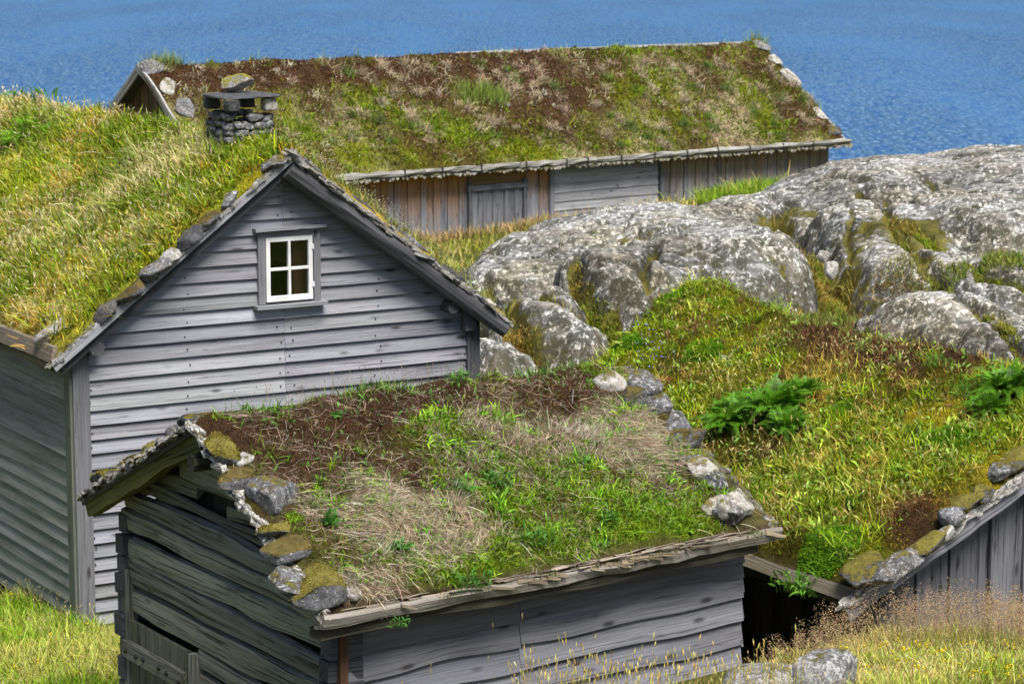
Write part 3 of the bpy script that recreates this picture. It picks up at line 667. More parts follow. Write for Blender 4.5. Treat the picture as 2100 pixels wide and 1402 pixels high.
def roof_stone(roof, px, py, dims, mat, seed, label, lift=.0, rot=0., name='roof_stone', cat='stone', group=None, back=None, lo=.5, hi=.92):
    """a loose stone lying on the turf at a measured spot; dims along the eave, up the slope, thick"""
    e, f = roof.px(px, py) if back is None else back
    f = max(f, .12); p = roof.pos(np.array([e]), np.array([f]), np.array([roof.th * .5 + dims[2] * .36 + lift]))[0]
    return stone(name, label, cat, roof.H.W(p), roof.axes(f), dims, mat, seed, group, rot, lo, hi, boxy=.62)

# ================================================================ large clapboard house
HB = House('clapboard_house', P(165, 1285, 28), vpd(10000), 'grey clapboard house with a white four-pane attic window under a tall golden grass roof', 'house')
X, Y, Zv = np.array([1., 0, 0]), np.array([0, 1., 0]), np.array([0, 0, 1.])
RB = Roof(HB, (-.33, -.30, 3.0), Y, X, 10.0, 2.83, 2.11, 2.83, .12)
GREY = np.array([.278, .281, .308])
def xrB(z): x0 = max(0., (z - 2.95) / .746 - .33); return (x0, 5 - x0)
mb = MB(); clap(mb, (0, 0, 0), X, -Y, .0, 5.08, xrB, .163, GREY, skip=(2.24, 2.92, 3.42, 4.2), seg=9, wob=.004, jointx=2.52, var=.10)
mb.build('gable_wall', M_WOOD, HB.e)
V = []; T = []
for i_ in range(32):
    for x_ in (.16, 1.32, 2.44, 2.60, 3.7, 4.84):
        z_ = .05 + i_ * .163 + rng.normal(0, .012); xa_ = x_ + rng.normal(0, .02); l0, l1 = xrB(z_ + .05)
        if not (l0 + .1 < xa_ < l1 - .1) or (2.1 < xa_ < 3.05 and 3.3 < z_ < 4.4): continue
        n_ = len(V); r_ = .007; V += [(xa_ + r_ * math.cos(q), -.058, z_ + r_ * math.sin(q)) for q in np.arange(6) * math.pi / 3]; V += [(v_[0], -.03, v_[2]) for v_ in V[n_:]]; T += [tuple(range(n_, n_ + 6))] + [(n_ + k, n_ + 6 + k, n_ + 6 + (k + 1) % 6, n_ + (k + 1) % 6) for k in range(6)]
tag(mkobj('nail', np.array(V), T, M_IRON, HB.e), kind='stuff')
mb = MB(); clap(mb, (0, 0, 0), Y, -X, -.06, 3.12, lambda z: (0, 9.4), .158, np.array([.30, .30, .275]), seg=10, wob=.004, var=.1); mb.build('side_wall', M_ALGAE, HB.e)
mb = MB(); clap(mb, (5, 0, 0), Y, X, -.06, 3.12, lambda z: (0, 9.4), .158, GREY * .8, seg=4); clap(mb, (0, 9.4, 0), X, Y, 0, 5.08, xrB, .2, GREY, seg=3); mb.build('rear_wall', M_WOOD, HB.e)
mb = MB(); mb.beam((.065, -.045, -.06), (.065, -.045, 3.1), (.19, 0, 0), (0, .035, 0), GREY * .62, n=6, edge=.02)
mb.beam((-.045, .05, -.06), (-.045, .05, 3.05), (0, .17, 0), (.035, 0, 0), GREY * .55 * [1, 1.05, .8], n=6)
mb.build('corner_board', M_WOOD, HB.e)
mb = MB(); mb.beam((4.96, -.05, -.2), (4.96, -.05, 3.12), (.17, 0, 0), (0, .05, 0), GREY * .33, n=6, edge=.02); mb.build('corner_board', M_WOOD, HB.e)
mb = MB(); mb.beam((4.88, -.1, 2.94), (4.88, -.1, 3.2), (.15, 0, 0), (0, .12, 0), GREY * .36, n=2); mb.build('bracket', M_WOOD, HB.e)
for x_, z_, r_ in ((.19, 3.14, .085), (4.6, 3.24, .07)):
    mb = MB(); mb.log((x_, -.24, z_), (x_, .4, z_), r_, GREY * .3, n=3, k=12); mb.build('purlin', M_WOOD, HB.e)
def rake(H, roof, e_, f0, f1, hh, th_, col, name='bargeboard', dz=-.0, mat=None, n=10, wob=.006, edge=.05):
    mb = MB(); a_ = roof.pos(np.array([e_]), np.array([f0]))[0]; b_ = roof.pos(np.array([e_]), np.array([f1]))[0]; d = nrm(b_ - a_); up_ = nrm(np.cross(d, roof.E)); up_ = up_ if up_[2] > 0 else -up_
    o_ = np.array([0, 0, 1]) * dz
    mb.beam(a_ + o_ - up_ * hh / 2, b_ + o_ - up_ * hh / 2, up_ * hh, roof.E * th_, col, n=n, wob=wob, edge=edge); return mb.build(name, mat or M_WOOD, H.e)
rake(HB, RB, 0, -.03, 2.83, .085, .045, GREY * 1.05, dz=.03)
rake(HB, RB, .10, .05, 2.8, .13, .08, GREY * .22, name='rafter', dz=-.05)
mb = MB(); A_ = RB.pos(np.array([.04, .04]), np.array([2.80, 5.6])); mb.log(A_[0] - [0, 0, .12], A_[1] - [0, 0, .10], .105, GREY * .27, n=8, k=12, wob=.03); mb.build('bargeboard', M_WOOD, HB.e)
mb = MB(); mb.beam((-.30, -.26, 3.10), (-.30, 9.6, 3.10), (.03, 0, .17), (.05, 0, 0), (.30, .24, .19), n=14, wob=.012, edge=.08); mb.beam((-.26, -.26, 2.98), (-.26, 9.6, 2.98), (.14, 0, 0), (0, 0, .08), (.1, .09, .05), n=10, wob=.01, edge=.2); mb.build('eave_board', M_RAGGED, HB.e)
deck(RB)
# window
mb = MB(); x0, x1, z0, z1 = 2.285, 2.865, 3.455, 4.185
for xa in (x0 - .055, x1 + .055): mb.beam((xa, -.055, z0 - .02), (xa, -.055, z1 + .05), (.085, 0, 0), (0, .05, 0), GREY * .72, n=3)
mb.beam((x0 - .02, -.052, z1 + .03), (x1 + .02, -.052, z1 + .03), (0, 0, .07), (0, .05, 0), GREY * .75, n=2)
for a_, b_ in (((x0, .04, z0 - .02), (x0, .04, z1)), ((x1, .04, z0 - .02), (x1, .04, z1))): mb.beam(a_, b_, (.02, 0, 0), (0, .14, 0), GREY * .4, n=1)
win = mb.build('window', M_WOOD, HB.e)
mb = MB(); mb.beam((x0 - .15, -.085, z1 + .095), (x1 + .15, -.085, z1 + .105), (0, 0, .035), (0, .11, 0), GREY * .95, n=3, edge=.1); mb.build('lintel', M_WOOD, win)
mb = MB(); mb.beam((x0 - .15, -.095, z0 - .05), (x1 + .15, -.095, z0 - .045), (0, 0, .04), (0, .12, 0), GREY * .85, n=3, edge=.1); mb.build('sill', M_WOOD, win)
def wbox(name, x0, x1, y0, y1, z0, z1, mat, parent, bev=.004):
    bm = bmesh.new(); bmesh.ops.create_cube(bm, size=1)
    for v_ in bm.verts: v_.co = ((x0 + x1) / 2 + v_.co.x * (x1 - x0), (y0 + y1) / 2 + v_.co.y * (y1 - y0), (z0 + z1) / 2 + v_.co.z * (z1 - z0))
    if bev: bmesh.ops.bevel(bm, geom=bm.edges[:], offset=bev, segments=1, affect='EDGES')
    me = bpy.data.meshes.new(name); bm.to_mesh(me); bm.free(); me.materials.append(mat); o = bpy.data.objects.new(name, me); C.objects.link(o); o.parent = parent; return o
def sash(name, rects, y0, y1, mat, parent):
    bm = bmesh.new()
    for (xa, xb, za, zb) in rects:
        r = bmesh.ops.create_cube(bm, size=1)
        for v_ in r['verts']: v_.co = ((xa + xb) / 2 + v_.co.x * (xb - xa), (y0 + y1) / 2 + v_.co.y * (y1 - y0), (za + zb) / 2 + v_.co.z * (zb - za))
    bmesh.ops.bevel(bm, geom=bm.edges[:], offset=.003, segments=1, affect='EDGES')
    me = bpy.data.meshes.new(name); bm.to_mesh(me); bm.free(); me.materials.append(mat); o = bpy.data.objects.new(name, me); C.objects.link(o); o.parent = parent
xm, zm, fr = (x0 + x1) / 2, (z0 + z1) / 2, .052
sash('sash', [(x0, x0 + fr, z0, z1), (x1 - fr, x1, z0, z1), (x0 + fr, x1 - fr, z0, z0 + fr + .012), (x0 + fr, x1 - fr, z1 - fr, z1), (xm - .016, xm + .016, z0 + fr + .012, z1 - fr), (x0 + fr, xm - .016, zm - .014, zm + .018), (xm + .016, x1 - fr, zm - .014, zm + .018)], -.078, -.03, M_PAINT, win)
wbox('pane', x0 + .03, x1 - .03, -.052, -.048, z0 + .03, z1 - .03, M_GLASS, win, 0)
wbox('reflection_board', xm + .12, x1 + .05, .10, .14, z0 - .1, z1 + .1, M_INT, win, .01)  # added brown board, stands in for the reflection in the panes
wbox('hinge', x1 - .012, x1 + .012, -.09, -.075, z1 - .16, z1 - .10, M_WHITE, win); wbox('hinge', x1 - .012, x1 + .012, -.09, -.075, z0 + .14, z0 + .20, M_WHITE, win)
# turf and grass
BB = blobs(RB, [(60, 285, 70, 50, 'green', .5), (150, 560, 150, 60, 'lime', .15), (430, 430, 40, 60, 'gold', .25), (540, 360, 40, 40, 'ymoss', .5), (470, 480, 30, 50, 'ymoss', .35), (350, 580, 50, 50, 'ymoss', .3),
               (250, 640, 60, 40, 'ymoss', .35), (450, 320, 30, 20, 'green', .3), (120, 200, 100, 30, 'pale', .2), (300, 320, 120, 60, 'pale', .25), (400, 500, 60, 60, 'gold', .3), (330, 480, 60, 60, 'gold', .15), (230, 210, 40, 15, 'brown', .4), (60, 600, 60, 40, 'green', .2)])
FB = Field({'lime': .52, 'gold': .45, 'pale': .45, 'ymoss': .36, 'green': .44, 'brown': .0}, .9, .75, BB, 201)
turf(RB, FB, .05)
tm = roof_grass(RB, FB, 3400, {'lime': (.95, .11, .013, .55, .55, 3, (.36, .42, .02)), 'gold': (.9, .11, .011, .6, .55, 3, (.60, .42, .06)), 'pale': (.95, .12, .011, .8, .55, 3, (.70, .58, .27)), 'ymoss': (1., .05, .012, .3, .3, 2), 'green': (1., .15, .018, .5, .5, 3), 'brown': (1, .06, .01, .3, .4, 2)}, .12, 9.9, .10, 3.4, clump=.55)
tufts(tm, RB, FB, ['gold', 'pale'], 420, 36, .13, .009, (.78, .63, .30), (.2, 9.8), (.15, 3.), spread=.35); tufts(tm, RB, FB, ['lime', 'green'], 300, 26, .11, .013, (.36, .44, .02), (.2, 9.8), (.15, 3.)); tufts(tm, RB, FB, ['ymoss', 'gold'], 160, 24, .13, .010, (.62, .36, .04), (.1, 6), (.1, 3.))
n = 9000; e = rng.uniform(.02, .55, n); f = rng.uniform(.03, 3.2, n); tm.blades(surf(RB, e, f), upv(n, nrm(RB.n1 + Zv), .5), rng.uniform(.015, .04, n), .009, jit(np.where((fbm(np.c_[e, f] * 3, 6) > .52)[:, None], (.42, .33, .02), (.16, .13, .03)), n, .35, .12), bend=.4)
n = 9000; e = rng.uniform(.35, 9.9, n); f = rng.uniform(.15, 3.1, n); k = fbm(np.c_[e, f] * 1.2, 7) + rng.normal(0, .07, n) > .47; e, f = e[k], f[k]
seedheads(tm, surf(RB, e, f), upv(len(e), nrm([-.15, -.25, 1]), .3), rng.uniform(.13, .26, len(e)), (.60, .50, .2), (.80, .68, .38), .06, .013, .5)
n = 9000; e = rng.uniform(0.1, 9.9, n); f = rng.uniform(3.2, 5.5, n); tm.blades(surf(RB, e, f), upv(n, Zv, .35), rng.uniform(.05, .16, n), .011, jit((.2, .2, .05), n, .4, .2), bend=.5)
n = 1300; e = rng.uniform(.15, .9, n); f = rng.uniform(3.0, 5.6, n); tm.blades(surf(RB, e, f), upv(n, Zv, .25), rng.uniform(.08, .26, n), .009, jit((.25, .28, .06), n, .3, .1), bend=.3); c_ = surf(RB, e, f) + np.array([0, 0, .2]); tm.bits(c_ + rng.normal(0, .05, c_.shape), .014, jit((.6, .6, .4), n, .2, .05))
tag(tm.build('grass', M_DRY, HB.e), kind='stuff')
flakes(RB, .03, 0, 2.83, 150, .10, jitter=.03, layers=3, wide=2.2); flakes(RB, .0, 2.8, 5.62, 200, .11, jitter=.035, layers=4, name='bark_edging', wide=2.4, up=-.02)
# chimney
cxx = 2.62; ch = HB.hit(519, 283, (cxx, 0, 5.02), (1, 0, 0)); cy0 = ch[1] + .35; zb = 4.87
items = []; sd0 = 300
hw, hd = .25, .33
for row in range(7):
    z_ = zb + .045 + row * .090
    for side_ in range(4):
        Ls = (2 * hw, 2 * hd)[side_ % 2]; u = -Ls / 2 + .02
        while u < Ls / 2 - .03:
            l_ = min(rng.uniform(.10, .26), Ls / 2 - u + .02); c0 = u + l_ / 2; u += l_
            x_, y_ = ((c0, -hd), (hw, c0), (c0, hd), (-hw, c0))[side_]; dm = (l_ * 1.04, .15, .105 * rng.uniform(.85, 1.1)) if side_ % 2 == 0 else (.15, l_ * 1.04, .105 * rng.uniform(.85, 1.1))
            if row == 6 and rng.random() < .25: continue
            items.append(((cxx + x_ * .92, cy0 + y_ * .92, z_ + rng.normal(0, .006)), dm, rng.normal(0, .07), sd0)); sd0 += 1
chim = stones_mesh('chimney', items, M_ST_GREY, HB.e)
mb = MB(); mb.box((cxx, cy0, zb + .2), hw - .07, hd - .07, .24, (.02, .02, .02)); mb.build('flue', M_IRON, chim)
for k, (x_, y_) in enumerate(((-.24, -.30), (.22, -.33), (-.22, .30), (.22, .28))):
    v_, t_ = stone_mesh((.17, .16, .15), 700 + k, 3, cuts=2, lo=.85, hi=.98, boxy=.3, amp=.04); mkobj('corner_stone', v_ + [cxx + x_, cy0 + y_, zb + .73], None, (M_ST_PALE if k == 1 else M_ST_DARK), chim, tri=t_, smooth=True)
v_, t_ = stone_mesh((.80, .95, .06), 720, 4, cuts=10, lo=.8, hi=.98, amp=.03, boxy=.5); mkobj('cap_slab', v_ + [cxx, cy0, zb + .82], None, M_SLATE, chim, tri=t_, smooth=True)
ax0 = [HB.M @ X, HB.M @ Y, Zv]
stone('boulder', 'rounded boulder with yellow moss resting on the slab of the stone chimney', 'stone', HB.W((cxx - .02, cy0 + .08, zb + .82 + .13)), ax0, (.36, .46, .25), M_ST_BMOSS, 45, rot=.5, lo=.45, hi=.8)
# stones of the large house verge
for k, (x, y, d, mt, lb) in enumerate([
        (132, 668, (0.42, 0.71, 0.29), M_ST_PALE, 'large pale stone on the bottom corner of the tall grass roof above the eave board'),
        (212, 628, (0.27, 0.39, 0.17), M_ST_DARK, 'dark stone just above the pale corner stone on the tall grass roof'),
        (268, 588, (0.27, 0.44, 0.17), M_ST_BROWN, 'second dark mossy stone up the verge of the tall grass roof'),
        (318, 543, (0.27, 0.39, 0.19), M_ST_GREY, 'grey slab at mid verge of the tall grass roof, level with the window foot'),
        (352, 513, (0.26, 0.25, 0.17), M_ST_PALE, 'whitish stone in the middle of the verge of the tall grass roof'),
        (388, 478, (0.30, 0.39, 0.17), M_ST_DARK, 'black-grey slab on the tall grass roof verge level with the window head'),
        (428, 440, (0.27, 0.32, 0.14), M_ST_BROWN, 'brownish flat stone on the upper verge of the tall grass roof'),
        (470, 398, (0.26, 0.28, 0.14), M_ST_GREY, 'small grey stone on the upper verge of the tall grass roof'),
        (398, 365, (0.46, 0.16, 0.12), M_ST_BROWN, 'flat mossy stone half sunk in the yellow moss of the tall grass roof'),
        (555, 322, (0.42, 0.34, 0.14), M_ST_GREY, 'grey slate lying left of the gable peak of the clapboard house')]):
    roof_stone(RB, x, y, d, mt, 60 + k, lb, lift=-.035, rot=rng.normal(0, .12), group='stones weighing down the tall grass roof')
for k, (ff, ln_, mt, lb) in enumerate([(3.15, .55, M_ST_GREY, 'uppermost slate right of the gable peak of the clapboard house'), (3.75, .65, M_ST_DARK, 'long slate on the right verge above the attic window'),
        (4.4, .6, M_ST_GREY, 'long slate half way down the right verge of the clapboard house'), (5.0, .5, M_ST_DARK, 'dark slate near the low right end of the clapboard house verge'), (5.48, .22, M_ST_PALE, 'pinkish block ending the right verge of the clapboard house by the bedrock')]):
    roof_stone(RB, 0, 0, (.34, ln_, .12), mt, 80 + k, lb, back=(.24, ff), group='slates on the right verge of the clapboard house', lo=.7, hi=.92)
e0, f0 = RB.px(52, 285)
frond_plant('fern', 'bright green fern clump growing in the tall golden grass roof at the left edge', 'fern', HB.W(RB.pos(np.array([e0]), np.array([f0]), np.array([.1]))[0]), HB.M @ nrm([-.3, -.2, 1]), .42, 34, (.14, .32, .012), 'ferns on the turf roofs')
e0, f0 = RB.px(110, 270)
frond_plant('fern', 'smaller fern right of the bigger one in the tall golden grass roof', 'fern', HB.W(RB.pos(np.array([e0]), np.array([f0]), np.array([.1]))[0]), HB.M @ nrm([-.3, -.2, 1]), .3, 22, (.14, .32, .012), 'ferns on the turf roofs')

# ================================================================ long barn by the lake
HD = House('long_barn', P(720, 372, 60), vpd(7900), 'long low barn with brown and green turf roof standing beside the lake', 'barn')
RD = Roof(HD, (-3.7, -.02, .02), X, Y, 20.2, 3.5, 2.60, 3.5, .14)
YW = .42
def hx(px, py): return HD.hit(px, py, (0, YW, 0), (0, 1, 0))
xa = hx(962, 440)[0]; xb_ = hx(1072, 440)[0]; xc = hx(1130, 430)[0]; xd_ = hx(1349, 380)[0]; xe = hx(1698, 330)[0]; zt_ = .16
OR = (.46, .19, .02); PG = np.array([.20, .205, .23])
mb = MB(); st_ = (OR, 1.0)
vplanks(mb, (0, YW, 0), X, -Y, -3.3, xa - .06, -2.3, lambda x: zt_ - .12, .20, PG, stain=(OR, 3.6)); mb.build('plank_wall', M_PLANK, HD.e); mb = MB()
vplanks(mb, (0, YW, 0), X, -Y, xb_ + .08, xc - .02, -2.3, lambda x: zt_ - .12, .19, PG, stain=(OR, 3.0)); mb.build('plank_wall', M_PLANK, HD.e); mb = MB()
vplanks(mb, (0, YW, 0), X, -Y, xd_ + .04, xe, -2.6, lambda x: zt_ - .12, .19, PG * 1.1, stain=((.30, .20, .09), 3.2))
mb.build('plank_wall', M_PLANK, HD.e)
mb = MB(); clap(mb, (0, YW, 0), X, -Y, -2.4, .16, lambda z: (xc, xd_), .235, np.array([.34, .335, .37]), seg=5, wob=.012, out=.04); mb.build('board_wall', M_WOOD, HD.e)
mb = MB(); mb.beam((xc - .02, YW - .05, -2.4), (xc - .02, YW - .05, .15), (.14, 0, 0), (0, .06, 0), PG * 1.1, n=4); mb.build('corner_board', M_PLANK, HD.e); mb = MB(); mb.beam((xd_ + .02, YW - .05, -2.4), (xd_ + .02, YW - .05, .15), (.06, 0, 0), (0, .06, 0), PG * .3, n=4); mb.build('corner_board', M_PLANK, HD.e)
zd0 = HD.hit(1015, 492, (0, YW, 0), (0, 1, 0))[2]; zd1 = HD.hit(1015, 385, (0, YW, 0), (0, 1, 0))[2]
mb = MB(); vplanks(mb, (0, YW - .03, 0), X, -Y, xa + .02, xb_ - .02, zd0, lambda x: zd1, .17, PG * 1.0, var=.1); door = mb.build('door', M_PLANK, HD.e)
mb = MB(); mb.beam((xa - .02, YW - .06, zd0), (xa - .02, YW - .06, zd1 + .2), (.10, 0, 0), (0, .08, 0), PG * .6, n=3); mb.build('door_post', M_PLANK, HD.e); mb = MB(); mb.beam((xb_ + .02, YW - .06, zd0), (xb_ + .02, YW - .06, zd1 + .2), (.12, 0, 0), (0, .08, 0), PG * .6, n=3); mb.build('door_post', M_PLANK, HD.e)
mb = MB(); mb.beam((xa - .1, YW - .08, zd1 + .04), (xb_ + .1, YW - .08, zd1 + .04), (0, 0, .14), (0, .07, 0), PG * .9, n=3); mb.beam((xa - .05, YW - .02, zd1 + .26), (xb_ + .06, YW - .02, zd1 + .26), (0, 0, .32), (0, .03, 0), (.26, .15, .06), n=2); mb.build('lintel', M_PLANK, HD.e)
mb = MB(); mb.beam((xa - .15, YW - .22, zd0 - .06), (xb_ + .1, YW - .22, zd0 - .06), (0, 0, .09), (0, .3, 0), PG * 1.3, n=3, wob=.02); mb.build('doorstep', M_RAGGED, HD.e)
mb = MB(); vplanks(mb, (-3.3, YW, 0), Y, -X, 0, 6.2, -2.6, lambda y: .1 + .74 * min(y + .3, 6.5 - y), .2, np.array([.16, .10, .05])); vplanks(mb, (xe, YW, 0), Y, X, 0, 6.2, -2.6, lambda y: .1 + .74 * min(y + .3, 6.5 - y), .2, PG)
vplanks(mb, (0, YW + 6.2, 0), X, Y, -3.3, xe, -2.6, lambda x: .1, .5, PG); mb.build('rear_wall', M_PLANK, HD.e)
deck(RD, .06)
mb = MB(); x = -3.7
while x < 16.5:
    l_ = min(rng.uniform(2.3, 3.6), 16.55 - x); mb.log((x, -.04, .115 + rng.normal(0, .006)), (x + l_ - .01, -.04, .115 + rng.normal(0, .006)), .066, np.array((.34, .33, .31)) * rng.uniform(.8, 1.15), n=9, k=7, wob=.06); x += l_
mb.build('eave_pole', M_RAGGED, HD.e)
mb = MB(); mb.beam((-3.7, .02, .02), (16.4, .02, .02), (0, .12, 0), (0, 0, .07), (.14, .13, .12), n=30, wob=.01, edge=.2); mb.build('eave_board', M_RAGGED, HD.e)
flakes(RD, 0, 0, 0.01, 1, .1, name='bark_edging')
V = []; T = []
for k in range(330):                                # ragged bark hanging out under the eave pole
    x = rng.uniform(-3.6, 16.5); w_ = rng.uniform(.06, .2); d_ = rng.uniform(.04, .10); b_ = len(V); y_ = -.06 + rng.normal(0, .015); z_ = .03 + rng.normal(0, .01)
    V += [(x, y_ + .1, z_ + .04), (x + w_, y_ + .1, z_ + .04), (x + w_ * .9, y_ - .02, z_ - d_ * rng.uniform(.3, .8)), (x + w_ * .3, y_ - .03, z_ - d_)]
    V += [(a_, b2 + .004, c2 - .008) for a_, b2, c2 in V[b_:b_ + 4]]; T += [(b_, b_ + 1, b_ + 2, b_ + 3), (b_ + 7, b_ + 6, b_ + 5, b_ + 4)] + [(b_ + i, b_ + 4 + i, b_ + 4 + (i + 1) % 4, b_ + (i + 1) % 4) for i in range(4)]
mkobj('bark_fringe', np.array(V), T, M_BARK, HD.e)
for px_ in (828, 905, 985, 1077, 1160, 1203, 1272, 1340, 1407, 1470, 1535, 1603, 1665):
    x = HD.hit(px_, 340, (0, -.05, 0), (0, 1, 0))[0]
    mb = MB(); mb.beam((x, -.115, .19), (x, -.115, -.06), (.03, 0, 0), (0, .012, 0), (.05, .04, .035), n=1); mb.beam((x, -.11, .185), (x, .08, .185), (.03, 0, 0), (0, 0, .012), (.05, .04, .035), n=1); mb.build('iron_strap', M_IRON, HD.e)
for e_, s_ in ((0.03, -1), (20.17, 1)):
    rake(HD, RD, e_, -.02, 3.5, .16, .05, (.42, .41, .39), dz=.12 if s_ < 0 else .05, n=8, wob=.03, edge=.2); rake(HD, RD, e_, 3.5, 7., .2, .05, (.36, .35, .33), dz=.14 if s_ < 0 else .05, n=8)
mb = MB(); A_ = RD.pos(np.array([9.5, 20.]), np.array([3.62, 3.62])); mb.beam(A_[0] + [0, .12, .16], A_[1] + [0, .12, .17], (0, 0, .06), (0, .05, 0), (.6, .6, .62), n=10, wob=.01); mb.build('ridge_board', M_RAGGED, HD.e)
BD = blobs(RD, [(600, 150, 260, 28, 'brown', .45), (400, 160, 120, 30, 'brown', .55), (1000, 132, 320, 30, 'brown', .5), (620, 300, 120, 30, 'brown', .2), (900, 320, 60, 15, 'brown', .25), (1560, 150, 90, 40, 'brown', .25), (1120, 180, 150, 40, 'brown', .5), (1150, 230, 80, 40, 'brown', .3), (1400, 150, 100, 30, 'brown', .2),
               (850, 255, 160, 30, 'green', .2), (1130, 275, 120, 25, 'dkmoss', .25), (720, 310, 100, 30, 'moss', .3), (1030, 310, 200, 18, 'moss', .3), (1450, 250, 150, 40, 'green', .2), (1560, 280, 60, 20, 'green', .3), (1260, 275, 60, 25, 'brown', .3), (1000, 190, 40, 14, 'lime', .5), (720, 215, 130, 30, 'straw', .22), (900, 215, 100, 20, 'straw', .2),
               (1250, 150, 150, 30, 'straw', .15), (1500, 200, 100, 60, 'straw', .2), (1340, 210, 60, 20, 'straw', .3), (920, 280, 80, 25, 'green', .2)])
FD = Field({'brown': .58, 'dkmoss': .53, 'moss': .47, 'green': .34, 'straw': .37, 'lime': .26}, 1.1, .95, BD, 401)
turf(RD, FD, .07, shade=1.)
tm = roof_grass(RD, FD, 1250, {'brown': (.8, .05, .022, .3, .4, 2, (.095, .048, .022)), 'dkmoss': (.8, .06, .02, .3, .4, 2), 'moss': (.8, .06, .024, .3, .4, 2, (.20, .24, .008)), 'green': (1., .09, .03, .5, .6, 2), 'straw': (.9, .10, .02, .5, .4, 2, (.44, .33, .21)), 'lime': (1, .18, .016, .4, .7, 2)}, .1, 20.1, .08, 3.9)
tufts(tm, RD, FD, ['green', 'moss', 'lime'], 300, 22, .14, .02, (.24, .32, .012), (.2, 19.8), (.1, 3.5)); tufts(tm, RD, FD, ['straw', 'brown'], 210, 26, .15, .014, (.60, .49, .33), (.2, 19.8), (.1, 3.5)); tufts(tm, RD, FD, ['brown', 'dkmoss'], 300, 18, .10, .02, (.12, .06, .03), (.2, 19.8), (.1, 3.5))
tfs = [(1435, 100), (1505, 92), (1310, 150), (1470, 130), (1485, 140), (1420, 180), (1600, 165), (1500, 215), (1440, 225), (1480, 208), (1660, 215), (940, 215), (1060, 165), (1135, 265), (1405, 205), (1250, 130), (1360, 260), (1600, 205), (1640, 235), (1590, 235), (850, 130), (740, 235), (1580, 150), (1530, 235)] + [(rng.uniform(700, 1660), rng.uniform(130, 300)) for _ in range(110)]
for (x, y) in tfs:
    e0, f0 = RD.px(x, y)
    if not (.2 < e0 < 20 and .1 < f0 < 3.6): continue
    n = 90; r_ = rng.uniform(.6, 1.3); pe, pf = e0 + rng.normal(0, .07 * r_, n), f0 + rng.normal(0, .06 * r_, n)
    tm.blades(surf(RD, pe, np.clip(pf, .02, 6.9)), upv(n, nrm([0, -.2, 1]), .42), rng.uniform(.12, .28, n) * r_, .013, jit(PAL['straw'] if rng.random() < .7 else (.16, .24, .05), n, .2, .06) * rng.uniform(.8, 1.25), bend=.6)
for (x, y, n) in ((1010, 200, 500), (960, 195, 260), (330, 118, 160), (345, 112, 140), (1555, 85, 120)):
    e0, f0 = RD.px(x, y); pe, pf = e0 + rng.normal(0, .22, n), np.clip(f0 + rng.normal(0, .16, n), .05, 3.6); tm.blades(surf(RD, pe, pf), upv(n, Zv, .2), rng.uniform(.2, .5, n), .014, jit((.24, .32, .06), n, .2, .06), bend=.3)
n = 1200; tm.bits(surf(RD, rng.uniform(.3, 19.9, n), rng.uniform(.2, 3.5, n)) + Zv * .08, .035, jit((.55, .5, .38), n, .3, .05))
tag(tm.build('grass', M_DRY, HD.e), kind='stuff')
for k, (ee, ff, d, mt, lb) in enumerate([
        (.30, 3.3, (.62, .50, .16), M_ST_GREY, 'flat grey slab at the left ridge end of the long barn roof'), (.38, 2.75, (.48, .75, .14), M_ST_PALE, 'long slab behind the white bargeboard of the long barn'), (.42, 2.1, (.5, .7, .16), M_ST_GREY, 'third slab down the left verge of the long barn roof'),
        (19.95, 3.3, (.5, .62, .2), M_ST_GREY, 'top stone on the right verge of the long barn, against the lake'), (19.95, 2.75, (.45, .5, .18), M_ST_PALE, 'second stone down the right verge of the long barn'), (19.98, 2.1, (.40, .85, .2), M_ST_PALE, 'long whitish stone at mid right verge of the long barn'),
        (19.98, 1.5, (.36, .6, .18), M_ST_GREY, 'grey stone below the long whitish one on the right verge of the long barn'), (19.95, .9, (.34, .5, .14), M_ST_PALE, 'low pale stone on the right verge of the long barn'), (19.9, .3, (.5, .42, .16), M_ST_DARK, 'dark stone on the right eave corner of the long barn')]):
    roof_stone(RD, 0, 0, d, mt, 110 + k, lb, back=(ee, ff), rot=rng.normal(0, .15), lift=.07 if ee < 1 else .03, group='verge stones on the long barn')

# ================================================================ log hut in front
HC = House('log_hut', P(660, 1290, 19), vpd(7900), 'small dark log hut with sagging turf roof and stone-weighted verges in front', 'hut')
vC = HC.Lc(HC.O + vpd(-2300))
RC = Roof(HC, (.02, .03, .07), X, vC, 4.68, 2.24, 1.08, 2.42, .12)
RC.thin = 4.68
nG = nrm(np.cross(vC, Zv))
WY = .36
gx0 = HC.hit(694, 1380, (0, WY, 0), (0, 1, 0))[0]; gx1 = HC.hit(1517, 1250, (0, WY, 0), (0, 1, 0))[0]
g0_ = np.array([gx0, WY, 0.])
def gb(px, py):                                     # distance along the gable wall and height of a photographed point
    q = HC.hit(px, py, g0_, nG) - g0_; return q @ vC, q[2]
bB = gb(262, 1120)[0]; 0 and print('hut', gx0, gx1, bB, gb(640, 1300), gb(288, 1275), gb(405, 1325), gb(405, 1003), gb(467, 1040))
def roofz(b): f = (b * 1.0 + WY) ; return float(RC.z(np.array(f))) + .07 - .06
def brange(z):
    b0 = max(0, (z + .0) / RC.m - WY - .02); b1 = min(bB, RC.w + (RC.rise - z) * RC.w2 / RC.rise - WY + .02); return b0, b1
DARK = np.array([.25, .245, .215]); mb = MB(); z = -2.45; vb, vt = gb(405, 1003), gb(467, 1040)
dl, dr = gb(286, 1275), gb(408, 1325); dtop = (dl[1] + dr[1]) / 2; lo_b, hi_b = dr[0], dl[0]
0 and print('brange', brange(-.3), brange(.4), 'door', dl, dr)
row = 0
